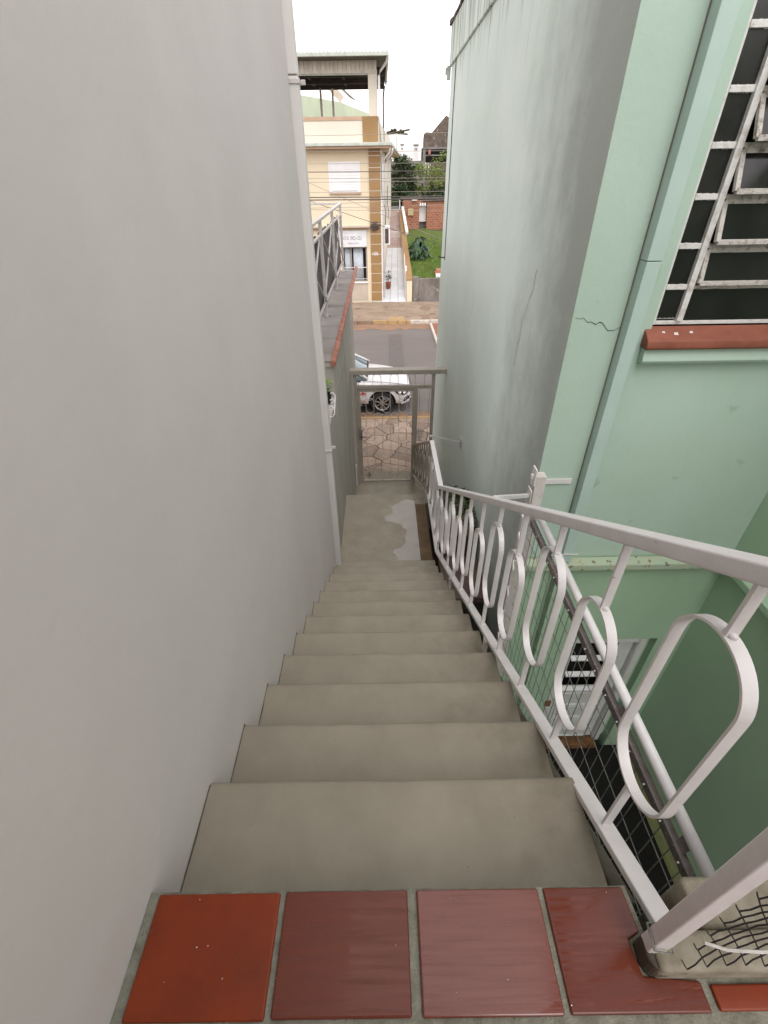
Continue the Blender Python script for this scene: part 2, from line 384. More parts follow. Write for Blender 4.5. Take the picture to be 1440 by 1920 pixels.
# ------------------------------------------------------------------ mesh helpers
class MB:
    def __init__(self):
        self.v, self.f = [], []

    def add(self, vs, fs):
        o = len(self.v)
        self.v += [Vector(p) for p in vs]
        self.f += [tuple(i + o for i in f) for f in fs]
        return self

    def box(self, x0, x1, y0, y1, z0, z1):
        vs = [(x0, y0, z0), (x1, y0, z0), (x1, y1, z0), (x0, y1, z0), (x0, y0, z1), (x1, y0, z1), (x1, y1, z1), (x0, y1, z1)]
        return self.add(vs, [(0, 3, 2, 1), (4, 5, 6, 7), (0, 1, 5, 4), (1, 2, 6, 5), (2, 3, 7, 6), (3, 0, 4, 7)])

    def bar(self, a, b, w, h, up=(0, 0, 1)):
        """square bar from a to b: w sideways, h along 'up'"""
        a, b = Vector(a), Vector(b)
        d = (b - a).normalized()
        u = Vector(up)
        if abs(d.dot(u)) > 0.98:
            u = Vector((0, 1, 0))
        s = d.cross(u).normalized()
        u = s.cross(d).normalized()
        vs = []
        for p in (a, b):
            for (i, j) in ((-1, -1), (1, -1), (1, 1), (-1, 1)):
                vs.append(p + s * (i * w / 2) + u * (j * h / 2))
        return self.add(vs, [(3, 2, 1, 0), (4, 5, 6, 7), (0, 1, 5, 4), (1, 2, 6, 5), (2, 3, 7, 6), (3, 0, 4, 7)])

    def tube(self, pts, r, n=8, closed=False):
        pts = [Vector(p) for p in pts]
        k = len(pts)
        base = len(self.v)
        for i, p in enumerate(pts):
            if closed:
                d = pts[(i + 1) % k] - pts[i - 1]
            else:
                d = pts[min(i + 1, k - 1)] - pts[max(i - 1, 0)]
            d.normalize()
            u = Vector((0, 0, 1)) if abs(d.z) < 0.95 else Vector((1, 0, 0))
            s = d.cross(u).normalized()
            u = s.cross(d)
            rr = r[i] if isinstance(r, (list, tuple)) else r
            for j in range(n):
                a = 2 * math.pi * j / n
                self.v.append(p + s * math.cos(a) * rr + u * math.sin(a) * rr)
        rng = k if closed else k - 1
        for i in range(rng):
            i2 = (i + 1) % k
            for j in range(n):
                j2 = (j + 1) % n
                self.f.append((base + i * n + j, base + i * n + j2, base + i2 * n + j2, base + i2 * n + j))
        if not closed:
            self.f.append(tuple(base + j for j in reversed(range(n))))
            self.f.append(tuple(base + (k - 1) * n + j for j in range(n)))
        return self

    def prism(self, poly, z0, z1):
        n = len(poly)
        vs = [(p[0], p[1], z0) for p in poly] + [(p[0], p[1], z1) for p in poly]
        fs = [tuple(reversed(range(n))), tuple(range(n, 2 * n))]
        for i in range(n):
            j = (i + 1) % n
            fs.append((i, j, j + n, i + n))
        return self.add(vs, fs)

    def extrude(self, poly3, vec):
        n = len(poly3)
        vec = Vector(vec)
        vs = [Vector(p) for p in poly3] + [Vector(p) + vec for p in poly3]
        fs = [tuple(reversed(range(n))), tuple(range(n, 2 * n))]
        for i in range(n):
            j = (i + 1) % n
            fs.append((i, j, j + n, i + n))
        return self.add(vs, fs)

    def lathe(self, c, prof, n=20, axis='Z', caps=True):
        base = len(self.v)
        c = Vector(c)
        for (r, h) in prof:
            for j in range(n):
                a = 2 * math.pi * j / n
                if axis == 'Z':
                    self.v.append(c + Vector((r * math.cos(a), r * math.sin(a), h)))
                else:
                    self.v.append(c + Vector((r * math.cos(a), h, r * math.sin(a))))
        k = len(prof)
        for i in range(k - 1):
            for j in range(n):
                j2 = (j + 1) % n
                self.f.append((base + i * n + j, base + i * n + j2, base + (i + 1) * n + j2, base + (i + 1) * n + j))
        if caps:
            self.f.append(tuple(base + j for j in reversed(range(n))))
            self.f.append(tuple(base + (k - 1) * n + j for j in range(n)))
        return self


LOC = {}


def tag(o, label=None, cat=None, group=None, kind=None):
    if label: o['label'] = label
    if cat: o['category'] = cat
    if group: o['group'] = group
    if kind: o['kind'] = kind
    return o


def thing(name, label, cat, loc, group=None):
    o = bpy.data.objects.new(name, None)
    o.empty_display_size = 0.2
    COL.objects.link(o)
    o.location = loc
    LOC[o.name] = Vector(loc)
    return tag(o, label, cat, group)


def obj(name, mb, mt, parent=None, bevel=0.0, smooth=False, seg=2, origin=None):
    """ONE mesh object from world-space geometry; its origin sits at the base of its own box"""
    xs = [v.x for v in mb.v]; ys = [v.y for v in mb.v]; zs = [v.z for v in mb.v]
    o0 = Vector(origin) if origin else Vector(((min(xs) + max(xs)) / 2, (min(ys) + max(ys)) / 2, min(zs)))
    me = bpy.data.meshes.new(name)
    me.from_pydata([tuple(v - o0) for v in mb.v], [], mb.f)
    me.validate()
    bm = bmesh.new(); bm.from_mesh(me)
    bmesh.ops.recalc_face_normals(bm, faces=bm.faces)
    bm.to_mesh(me); bm.free()
    me.materials.append(MT[mt] if isinstance(mt, str) else mt)
    if smooth:
        for p in me.polygons: p.use_smooth = True
    o = bpy.data.objects.new(name, me)
    COL.objects.link(o)
    if parent is not None:
        o.parent = parent
        o.location = o0 - LOC[parent.name]
    else:
        o.location = o0
    LOC[o.name] = o0
    if bevel:
        bv = o.modifiers.new("bevel", 'BEVEL')
        bv.width = bevel; bv.segments = seg; bv.limit_method = 'ANGLE'; bv.angle_limit = rad(40)
        for p in me.polygons: p.use_smooth = True
        wnm = o.modifiers.new("wn", 'WEIGHTED_NORMAL'); wnm.keep_sharp = True
    return o


def inst(src, loc, parent=None, rot=None, scale=None):
    """a copy of a part that shares its mesh"""
    c = src.copy()
    COL.objects.link(c)
    loc = Vector(loc)
    if parent is not None:
        c.parent = parent
        c.location = loc - LOC[parent.name]
    else:
        c.location = loc
    if rot: c.rotation_euler = rot
    if scale: c.scale = scale if isinstance(scale, (tuple, list)) else (scale,) * 3
    LOC[c.name] = loc
    return c


def smooth_by_angle(o, ang=40):
    for p in o.data.polygons: p.use_smooth = True
    bm = bmesh.new(); bm.from_mesh(o.data)
    for e in bm.edges:
        if len(e.link_faces) == 2 and e.calc_face_angle(0) > rad(ang): e.smooth = False
    bm.to_mesh(o.data); bm.free()
    return o


def text_mesh(name, body, size, mt, parent, loc, rot, extrude=0.004, align='LEFT', space=1.0, bold=0.0):
    cu = bpy.data.curves.new(name, 'FONT')
    cu.body = body; cu.size = size; cu.extrude = extrude; cu.align_x = align; cu.space_character = space; cu.offset = bold
    tmp = bpy.data.objects.new("tmp_text", cu)
    COL.objects.link(tmp)
    dg = bpy.context.evaluated_depsgraph_get()
    me = bpy.data.meshes.new_from_object(tmp.evaluated_get(dg))
    bpy.data.objects.remove(tmp); bpy.data.curves.remove(cu)
    me.materials.clear(); me.materials.append(MT[mt])
    o = bpy.data.objects.new(name, me)
    COL.objects.link(o)
    o.parent = parent
    o.location = Vector(loc) - LOC[parent.name]
    o.rotation_euler = rot
    LOC[o.name] = Vector(loc)
    return o


def grid_sheet(x0, x1, y0, y1, zf, nx, ny):
    mb = MB()
    for j in range(ny + 1):
        for i in range(nx + 1):
            x = x0 + (x1 - x0) * i / nx; y = y0 + (y1 - y0) * j / ny
            mb.v.append(Vector((x, y, zf(x, y))))
    for j in range(ny):
        for i in range(nx):
            a = j * (nx + 1) + i
            mb.f.append((a, a + 1, a + nx + 2, a + nx + 1))
    return mb


def stadium(w, h, n=10):
    """closed stadium outline in (y, z), centred"""
    r = w / 2
    s = h / 2 - r
    pts = []
    for i in range(n + 1):
        a = math.pi * i / n
        pts.append((r * math.cos(a), s + r * math.sin(a)))
    for i in range(n + 1):
        a = math.pi + math.pi * i / n
        pts.append((r * math.cos(a), -s + r * math.sin(a)))
    return pts


def ring_mb(cx, cy, cz, w, h, width, thick, plane='YZ', n=10):
    """flat bar bent into a stadium ring; 'width' is across the plane of the ring"""
    mb = MB()
    out = stadium(w, h, n); inn = stadium(w - 2 * thick, h - 2 * thick, n)
    k = len(out)
    for ring in (out, inn):
        for s in (-1, 1):
            for (p, q) in ring:
                if plane == 'YZ':
                    mb.v.append(Vector((cx + s * width / 2, cy + p, cz + q)))
                else:
                    mb.v.append(Vector((cx + p, cy + s * width / 2, cz + q)))
    oA, oB, iA, iB = 0, k, 2 * k, 3 * k
    for i in range(k):
        j = (i + 1) % k
        mb.f += [(oA + i, oA + j, oB + j, oB + i), (iB + i, iB + j, iA + j, iA + i),
                 (oB + i, oB + j, iB + j, iB + i), (iA + i, iA + j, oA + j, oA + i)]
    return mb


# ------------------------------------------------------------------ ground, street, pavements
Z_STREET, Z_NEAR, Z_FAR = -3.88, -3.75, -3.75
tag(obj('ground', grid_sheet(-900, 900, -300, 1500, lambda x, y: -4.6 if y < 100 else -4.6 + 0.0 * y, 8, 8), 'earth'), kind='structure')
tag(obj('street', MB().box(-80, 80, 11.12, 20.75, -4.5, Z_STREET), 'asphalt'), kind='structure')
# dirt washed along both gutters
def dirt_strip(y0, y1, side):
    mb = MB()
    n = 160
    a = []; c = []
    for i in range(n + 1):
        x = -20 + 40 * i / n
        w = random.uniform(0.0, 0.35)
        if side > 0:
            a.append((x, y0, Z_STREET + .004)); c.append((x, y1 - w, Z_STREET + .004))
        else:
            a.append((x, y0 + w, Z_STREET + .004)); c.append((x, y1, Z_STREET + .004))
    mb.add(a + c, [(i, i + 1, n + 1 + i + 1, n + 1 + i) for i in range(n)])
    return mb
tag(obj('gutter_dirt', dirt_strip(11.13, 11.75, 1), 'soil'), kind='structure')
tag(obj('gutter_dirt', dirt_strip(19.75, 20.74, -1), 'soil'), kind='structure')
# asphalt seam and patch
seam = MB()
pts = [(0.75 + random.uniform(-.02, .02) + 0.09 * (y - 11.2) / 9, y) for y in [11.2 + .35 * i for i in range(27)]]
seam.add([(x - .012, y, Z_STREET + .012) for x, y in pts] + [(x + .012, y, Z_STREET + .012) for x, y in pts],
         [(i, i + len(pts), i + len(pts) + 1, i + 1) for i in range(len(pts) - 1)])
tag(obj('street_seam', seam, 'far_grey'), kind='structure')
patch = MB()
patch.add([(0.25, 14.6, Z_STREET + .008), (0.72, 14.6, Z_STREET + .008), (0.78, 19.2, Z_STREET + .008), (0.3, 19.1, Z_STREET + .008)], [(0, 1, 2, 3)])
tag(obj('street_patch', patch, mat('asphalt_patch', (0.142, 0.124, 0.115), scale=3, rough=0.9)), kind='structure')

# near pavement of irregular sandstone flags
pav = obj('near_pavement', MB().box(-30, 30, 8.20, 11.0, -4.5, Z_NEAR - 0.018), 'flag_joint')
tag(pav, kind='structure')

def clip(poly, p, q):
    """keep the side of the bisector of p and q that holds p"""
    mx, my = (p[0] + q[0]) / 2, (p[1] + q[1]) / 2
    nx, ny = q[0] - p[0], q[1] - p[1]
    out = []
    for i in range(len(poly)):
        a, c = poly[i], poly[(i + 1) % len(poly)]
        da = (a[0] - mx) * nx + (a[1] - my) * ny
        dc = (c[0] - mx) * nx + (c[1] - my) * ny
        if da <= 0: out.append(a)
        if da * dc < 0:
            t = da / (da - dc)
            out.append((a[0] + (c[0] - a[0]) * t, a[1] + (c[1] - a[1]) * t))
    return out

rng = random.Random(5)
seeds = []
gx, gy = 0.43, 0.40
x0, x1, y0, y1 = -2.4, 3.4, 8.22, 10.98
ny = int((y1 - y0) / gy); nx = int((x1 - x0) / gx)
for j in range(-1, ny + 2):
    for i in range(-1, nx + 2):
        if rng.random() < 0.12: continue
        seeds.append((x0 + (i + .5 + (j % 2) * .4) * gx + rng.uniform(-.22, .22), y0 + (j + .5) * gy + rng.uniform(-.19, .19)))
for s in seeds:
    poly = [(max(x0, s[0] - .8), max(y0, s[1] - .8)), (min(x1, s[0] + .8), max(y0, s[1] - .8)),
            (min(x1, s[0] + .8), min(y1, s[1] + .8)), (max(x0, s[0] - .8), min(y1, s[1] + .8))]
    if s[0] < x0 - .3 or s[0] > x1 + .3 or s[1] < y0 - .3 or s[1] > y1 + .3: continue
    for q in seeds:
        if q is s or abs(q[0] - s[0]) > 1.7 or abs(q[1] - s[1]) > 1.7: continue
        poly = clip(poly, s, q)
        if len(poly) < 3: break
    if len(poly) < 3: continue
    cx = sum(p[0] for p in poly) / len(poly); cy = sum(p[1] for p in poly) / len(poly)
    rad_ = max(math.hypot(p[0] - cx, p[1] - cy) for p in poly)
    if rad_ < 0.09: continue
    k = max(0.6, 1 - 0.009 / (rad_ * 0.6))
    inn = [(cx + (p[0] - cx) * k, cy + (p[1] - cy) * k) for p in poly]
    h = Z_NEAR + rng.uniform(-.004, .006)
    obj('flagstone', MB().prism(inn, Z_NEAR - .03, h), 'flag', pav, bevel=0.006, seg=1)
# kerbs: separate stones
near_kerb = obj('near_kerb', MB().box(-30, 30, 11.0, 11.115, -4.4, Z_NEAR - .10), 'kerb_stone')
tag(near_kerb, kind='structure')
for i in range(-4, 5):
    xa = i * 1.0 - 0.6
    obj('kerb_stone', MB().box(xa + .006, xa + .994, 10.99, 11.12, -4.2, Z_NEAR + rng.uniform(0, .012)), 'kerb_yellow', near_kerb, bevel=.015)
tag(obj('far_pavement', MB().box(-60, 60, 20.88, 24.4, -4.5, Z_FAR), 'far_pave'), kind='structure')
far_kerb = obj('far_kerb', MB().box(-60, 60, 20.76, 20.87, -4.4, Z_FAR - .12), 'kerb_stone')
tag(far_kerb, kind='structure')
for i, (xa, xb, mk) in enumerate([(-4, -3, 'kerb_stone'), (-3, -2, 'kerb_stone'), (-2, -1, 'kerb_stone'), (-1, -.35, 'kerb_stone'), (-.35, .28, 'kerb_yellow'), (.28, .72, 'kerb_yellow'),
                                  (.72, 1.08, 'kerb_yellow'), (1.08, 1.25, 'kerb_yellow'), (1.25, 2.1, 'kerb_white'), (2.1, 3.0, 'kerb_white'), (3, 4, 'kerb_white')]):
    obj('kerb_stone', MB().box(xa + .006, xb - .006, 20.75, 20.885, -4.2, Z_FAR + rng.uniform(.002, .015)), mk, far_kerb, bevel=.015)
# yellow dropped ramp in front of the white path and a pothole
ramp = MB().add([(.30, 20.9, Z_FAR + .004), (1.03, 20.9, Z_FAR + .004), (.98, 21.5, Z_FAR + .004), (.36, 21.45, Z_FAR + .004)], [(0, 1, 2, 3)])
tag(obj('kerb_ramp_paint', ramp, 'kerb_yellow'), kind='structure')
hole = MB()
hp = [(2.05 + .27 * math.cos(a) * rng.uniform(.8, 1.2), 23.0 + .45 * math.sin(a) * rng.uniform(.75, 1.2), Z_FAR + .005) for a in [i * math.pi / 9 for i in range(18)]]
hole.add(hp, [tuple(range(18))])
tag(obj('bare_earth_patch', hole, 'kerb_stone'), kind='structure')
# broken flags by the right end of the far pavement
for (xa, ya) in ((1.9, 21.6), (2.3, 21.9), (2.75, 21.5), (1.95, 21.15), (2.5, 21.2)):
    pl = [(xa + .22 * math.cos(a) * rng.uniform(.7, 1.2), ya + .2 * math.sin(a) * rng.uniform(.7, 1.2)) for a in [i * math.pi / 3 for i in range(6)]]
    obj('flagstone', MB().prism(pl, Z_FAR - .02, Z_FAR + .012), 'kerb_stone', bpy.data.objects['far_pavement'], bevel=.005, seg=1)
# red paved traffic island with white edge
isl = obj('paved_island', MB().prism([(2.16, 17.3), (6, 15.5), (6, 20.6), (2.16, 20.6)], -4.3, Z_STREET + .05), 'red_pave')
tag(isl, kind='structure')
obj('island_kerb', MB().prism([(2.06, 17.2), (2.155, 17.25), (2.155, 20.6), (2.06, 20.6)], -4.3, Z_STREET + .075), 'kerb_white', isl, bevel=.01)

# ------------------------------------------------------------------ left house (grey wall) and its downpipe
house = thing('grey_house', 'tall plain grey plastered house wall on the left of the stairs', 'house', (-3, 0, -4.4))
obj('wall', MB().box(-6, -.54, -3.2, 3.83, -4.5, 7.0), 'left_wall', house, bevel=.004)
obj('back_wall', MB().box(-.5395, .5, -1.6, -1.3, -.25, 6.2), 'left_wall', house)  # unseen wall behind the camera, added to block light from there
obj('porch_roof', MB().box(-.5395, .5, -1.3, .14, 2.75, 2.85), 'white', house)  # unseen slab over the landing, added to darken the near stairs
dp = thing('downpipe', 'square off-white downpipe running down the end of the grey wall', 'downpipe', (-.53, 3.9, -2.25))
obj('pipe', MB().box(-.565, -.485, 3.845, 3.93, -2.235, 1.795), 'downpipe', dp, bevel=.006)
obj('pipe', MB().box(-.567, -.487, 3.843, 3.928, 1.80, 6.2), 'downpipe', dp, bevel=.006)
obj('pipe_joint', MB().box(-.56, -.484, 3.842, 3.934, -2.262, -2.236), 'joint', dp)
for zc in (1.77, -0.79, 4.2):
    cl_ = MB().box(-.57, -.478, 3.837, 3.938, zc - .012, zc + .012).box(-.478, -.45, 3.91, 3.926, zc - .012, zc + .014)
    obj('clamp', cl_, 'old_white', dp, bevel=.003)

# ------------------------------------------------------------------ low terrace wall beyond the pipe, its cap and edge bricks
tw = thing('terrace_wall', 'low grey terrace wall with grey slab cap and red brick edge beyond the downpipe', 'wall', (-1.2, 7, -4.4))
obj('wall', MB().box(-3.0, -.54, 3.94, 9.45, -4.5, -.78), 'low_wall', tw, bevel=.004)
obj('wall', MB().box(-3.0, -.542, 5.14, 9.45, -.779, -.425), 'low_wall', tw, bevel=.004)
obj('slab', MB().box(-3.0, -.535, 5.12, 11.2, -.424, -.385), 'low_wall', tw)
cy = 5.12
ys = [5.12, 5.46, 6.02, 6.60, 7.18, 7.76, 8.40, 9.0, 9.6, 10.2, 10.75, 11.2]
for a, c in zip(ys[:-1], ys[1:]):
    obj('cap_slab', MB().box(-1.05, -.565, a + .009, c - .009, -.384, -.358 + rng.uniform(-.002, .002)), 'cap_slab', tw, bevel=.004)
y = 5.07
while y < 11.2:
    mbk = MB()
    prof = []
    r = .036
    for i in range(9):
        a = -math.pi / 2 + math.pi * i / 8
        prof.append((-.537 + r * math.cos(a), 0, -.378 + r * math.sin(a)))
    prof = [(-.562, 0, -.342)] + [(p[0], p[1], p[2]) for p in reversed(prof)] + [(-.562, 0, -.414)]
    mbk.extrude([(p[0], y + .012, p[2]) for p in prof], (0, .384, 0))
    obj('edge_brick', mbk, 'cap_brick', tw, bevel=.003, seg=1)
    y += .408
# terrace railing on the cap
tr = thing('terrace_railing', 'white railing with crossed diagonal bars on top of the terrace wall', 'railing', (-.78, 8, -.36))
RX = -.78
ytr = (5.2, 11.15)
obj('top_rail', MB().bar((RX, ytr[0], .845), (RX, ytr[1], .845), .055, .035), 'old_white', tr, bevel=.004)
obj('top_rail', MB().bar((RX - .03, ytr[1] - .03, .845), (-3.0, ytr[1] - .03, .845), .055, .035), 'old_white', tr, bevel=.004)
obj('mid_rail', MB().bar((RX, ytr[0], .665), (RX, ytr[1], .665), .03, .03), 'old_white', tr, bevel=.003)
obj('bottom_rail', MB().bar((RX, ytr[0], -.155), (RX, ytr[1], -.155), .03, .03), 'old_white', tr, bevel=.003)
posts_y = [5.25, 7.10, 9.0, 10.98]
for yp in posts_y:
    pm = MB().box(RX - .022, RX + .022, yp - .018, yp + .018, -.357, .828)
    pm.bar((RX + .0, yp + .02, -.30), (RX + .07, yp + .05, -.355), .02, .01)
    obj('post', pm, 'old_white', tr, bevel=.003)
for a, c in zip(posts_y[:-1], posts_y[1:]):
    ym = (a + c) / 2
    obj('diagonal_bar', MB().bar((RX + .013, a + .02, .65), (RX + .013, c - .02, -.14), .012, .022, up=(1, 0, 0)), 'old_white', tr)
    obj('diagonal_bar', MB().bar((RX - .013, a + .02, -.14), (RX - .013, c - .02, .65), .012, .022, up=(1, 0, 0)), 'old_white', tr)
# ragged shade cloth hung inside the railing
sh = MB()
n = 60
top, bot = [], []
for i in range(n + 1):
    yy = 5.3 + (11.05 - 5.3) * i / n
    wv = .012 * math.sin(yy * 9) + .008 * math.sin(yy * 23)
    top.append((RX - .06 + wv, yy, .66 + .012 * math.sin(yy * 13)))
    bot.append((RX - .05 - wv, yy, -.30 + rng.uniform(-.05, .09) + .04 * math.sin(yy * 11)))
sh.add(top + bot, [(i, i + 1, n + 2 + i, n + 1 + i) for i in range(n)])
so = tag(obj('shade_cloth', sh, 'shade'), 'ragged dark grey shade cloth hung inside the white terrace railing', 'shade cloth')
sm_ = so.modifiers.new('thickness', 'SOLIDIFY'); sm_.thickness = .002
# small plant pot and wire rack at the near end of that wall
pp = thing('plant_pot', 'small black pot with a lime green plant on the low wall end', 'plant', (-.60, 4.95, -.78))
obj('pot', MB().lathe((-.625, 4.95, -.779), [(.045, 0), (.06, .11), (.064, .12), (.05, .121), (.045, .10)], 16), 'black_plastic', pp, smooth=True)
lm = MB()
for i in range(46):
    a = rng.uniform(0, 6.28); rr = rng.uniform(0, .085); zz = -.66 + rng.uniform(0, .15)
    c = Vector((-.625 + rr * math.cos(a), 4.95 + rr * math.sin(a), zz))
    d = Vector((math.cos(a), math.sin(a), .3)).normalized() * .045
    s = d.cross(Vector((0, 0, 1))).normalized() * .022
    lm.add([c - d, c + s, c + d, c - s], [(0, 1, 2, 3)])
obj('foliage', lm, 'lime_leaf', pp)
wr = thing('wire_rack', 'small white wire plant holder fixed to the low grey wall', 'rack', (-.5, 4.6, -.7))
for k, (yy, zz) in enumerate(((4.42, -.70), (4.50, -.66), (4.58, -.62))):
    loop = [(-.537, yy, zz), (-.51, yy - .01, zz), (-.488, yy, zz + .03), (-.488, yy + .02, zz + .07), (-.51, yy + .03, zz + .10), (-.537, yy + .02, zz + .095)]
    obj('wire_loop', MB().tube(loop, .007, 6), 'white_metal', wr, smooth=True)
obj('wire_bar', MB().tube([(-.488, 4.42, -.66), (-.488, 4.58, -.58)], .006, 6), 'white_metal', wr, smooth=True)

# ------------------------------------------------------------------ top terrace: slab, clay tiles, curb
ts = obj('landing_floor', MB().prism([(-.539, -3.2), (6.0, -3.2), (6.0, .255), (.540, .255), (.532, .343), (-.539, .343)], -.25, -.008), 'grout')
tag(ts, kind='structure')
obj('slab_edge', MB().box(.645, 6.0, .256, .350, -.30, .03), 'curb', ts, bevel=.012)
tile_x = [-.516, -.232, .062, .345, .632, .92, 1.21]
tile_m = ['tile_orange', 'tile_maroon', 'tile_pink', 'tile_pink', 'tile_orange', 'tile_maroon', 'tile_orange']
for r in range(6):
    yb = .340 - r * .222 if r == 0 else .340 - r * .218
    yt = .340 - r * .218
    for i, xa in enumerate(tile_x):
        xb = xa + (.272 if i != 3 else .270)
        mk = tile_m[i] if r == 0 else rng.choice(['tile_orange', 'tile_maroon', 'tile_pink'])
        if i == 3 and r == 0: mk = 'tile_maroon'
        if i == 4 and r == 0: mk = 'tile_orange'
        jx, jy = rng.uniform(-.002, .002), rng.uniform(-.002, .002)
        y_top = yt + jy; y_bot = yt - .196 + jy
        if xa >= .5 and r == 0:
            y_top = .183                        # cut along the curb
        zt_ = rng.uniform(-.001, .0015)
        if i == 3 and r == 0:
            tm = MB().prism([(xa + jx, y_bot), (xb + jx, y_bot), (xb + jx, .188), (.506, .196), (.500, .25), (.528, .262), (.522, y_top), (xa + jx, y_top)], -.03, zt_)
        else:
            tm = MB().box(xa + jx, xb + jx, y_bot, y_top, -.03, zt_)
        obj('tile', tm, mk, ts, bevel=.004)
# parapet curb to the right of the post
curb = MB().prism([(.5225, .192), (1.0, .190), (6.0, .190), (6.0, .254), (.56, .254), (.5225, .252)], -.02, .055)
tag(obj('landing_curb', curb, 'curb', bevel=.012, seg=3), 'low beige cement curb at the foot of the railing post on the tiled landing', 'curb')

obj('stained_end', MB().prism([(.510, .203), (.522, .193), (.522, .2515), (.507, .249), (.505, .215)], -.02, .052), mat('dark_damp_cement', (.065, .052, .036), (.035, .028, .02), scale=20, rough=.7, bump=.3), bpy.data.objects['landing_curb'], bevel=.006, seg=2)
# ------------------------------------------------------------------ staircase
RI, TR, Y0 = .186, .297, .352
XL, XR = -.538, .565
stair = thing('staircase', 'long straight painted cement staircase going down between the grey wall and the white railing', 'staircase', (0, 2.4, -4.4))


def step_mb(y_back, y_nose, z, xr, h=.186):
    """one step: hollowed tread with a rounded, slightly uneven nose"""
    mb = MB()
    nxs = 14
    prof = [(y_back, z - h), (y_back, z - .002), (y_back + .06, z - .001), ((y_back + y_nose) / 2, z - .003), (y_nose - .03, z), (y_nose - .012, z - .002), (y_nose - .002, z - .010), (y_nose, z - .026), (y_nose - .012, z - h)]
    k = len(prof)
    for i in range(nxs + 1):
        x = XL + (xr - XL) * i / nxs
        e = rng.uniform(-.0022, .0022) if 0 < i < nxs else 0
        for q, (yy, zz) in enumerate(prof):
            dy = e if q in (5, 6, 7) else 0
            dz = e * .5 if q in (3, 4, 5) else 0
            mb.v.append(Vector((x, yy + dy, zz + dz)))
    for i in range(nxs):
        for q in range(k):
            q2 = (q + 1) % k
            mb.f.append((i * k + q, (i + 1) * k + q, (i + 1) * k + q2, i * k + q2))
    mb.f.append(tuple(range(k)))
    mb.f.append(tuple(nxs * k + q for q in reversed(range(k))))
    return mb


for k in range(1, 13):
    yb = Y0 - .008 + (k - 1) * TR - (.002 if k > 1 else 0) - .012
    so = obj('step', step_mb(max(yb, .3445), Y0 + k * TR + (.012 if k == 1 else 0), -k * RI, XR + rng.uniform(-.008, .008)), 'step', stair)
    smooth_by_angle(so, 50)
ZL = -13 * RI
jm = MB()
for k in range(1, 13):
    for q in range(6):
        ya = Y0 + (k - 1) * TR + q * TR / 6
        w_ = rng.uniform(.0005, .0028)
        jm.box(-.5385, -.5385 + w_, max(ya, .346), ya + TR / 6, -k * RI - .01, -k * RI + .0015)
        jm.box(-.5385, -.5385 + w_ * .8, Y0 + (k - 1) * TR + .0015, Y0 + (k - 1) * TR + .004, -k * RI + q * RI / 6, -k * RI + (q + 1) * RI / 6 - .02) if k > 1 else None
tag(obj('wall_joint', jm, 'step_side', stair), kind='stuff')
# solid stringer under the flight
s = MB()
s.extrude([(XR - .012, .346, -.40), (XR - .012, 3.9, -2.62), (XR - .012, 3.9, -4.5), (XR - .012, .346, -4.5)], (XL - XR + .014, 0, 0))
obj('stair_base', s, 'step_side', stair)
# rough cement skirt along the open side
sk = MB().extrude([(XR + .004, .346, -.16), (XR + .004, 3.92, -2.40), (XR + .004, 3.92, -2.72), (XR + .004, .346, -.48)], (.045, 0, 0))
obj('stair_skirt', sk, 'step_side', stair, bevel=.01)
# landing half way
land = obj('landing', MB().box(XL, .438, 3.93, 5.53, -4.5, ZL), 'step', stair, bevel=.006)
obj('landing_strip', MB().box(.4385, XR + .01, 3.93, 5.27, -4.5, ZL - .003), 'brown_strip', stair)
obj('landing_strip', MB().box(.4385, XR + .01, 5.2705, 5.53, -4.5, ZL - .001), 'step', stair)
for k in range(1, 6):
    so = obj('step', step_mb(5.53 + (k - 1) * TR - .012, 5.53 + k * TR, ZL - k * .2, XR, .2), 'step', stair)
    smooth_by_angle(so, 50)
ZG = ZL - 6 * .2
obj('stair_base', MB().extrude([(XR - .01, 5.531, ZL - .4), (XR - .01, 7.0, ZG - .01), (XR - .01, 7.0, -4.5), (XR - .01, 5.531, -4.5)], (XL - XR + .012, 0, 0)), 'step_side', stair)
obj('gate_floor', MB().box(-.538, 1.09, 7.001, 7.80, -4.5, ZG), 'step', stair)
thr = MB().box(-.538, 1.09, 7.802, 8.195, -4.5, ZG - .012)
tag(obj('gate_threshold', thr, 'curb', bevel=.008), kind='structure')

# puddle on the landing
pd = MB()
outline = [(.432, 3.99), (.20, 3.985), (.10, 4.02), (.13, 4.10), (.17, 4.16), (.10, 4.22), (.13, 4.30), (.22, 4.36), (.265, 4.46), (.285, 4.60), (.27, 4.72), (.22, 4.80),
           (.13, 4.85), (.03, 4.88), (-.01, 4.93), (.02, 4.99), (.10, 5.02), (.13, 5.10), (.11, 5.17), (.17, 5.26), (.26, 5.36), (.36, 5.40), (.42, 5.33), (.434, 5.2)]
ol = []
for i, p in enumerate(outline):
    q = outline[(i + 1) % len(outline)]
    for t in range(16):
        u = t / 16
        x_, y_ = p[0] + (q[0] - p[0]) * u, p[1] + (q[1] - p[1]) * u
        if x_ < .425:                                   # ragged, creeping film edge
            w1 = mnoise.noise_vector(Vector((x_ * 14, y_ * 14, 3.1))); w2 = mnoise.noise_vector(Vector((x_ * 55, y_ * 55, 7.7)))
            x_ += w1.x * .030 + w2.x * .012; y_ += w1.y * .030 + w2.y * .012
        ol.append((min(x_, .434), max(y_, 3.965)))
from mathutils.geometry import tessellate_polygon
pts3 = [Vector((p[0], p[1], ZL + .0025)) for p in ol]
pd.add(pts3, [tuple(t) for t in tessellate_polygon([pts3])])
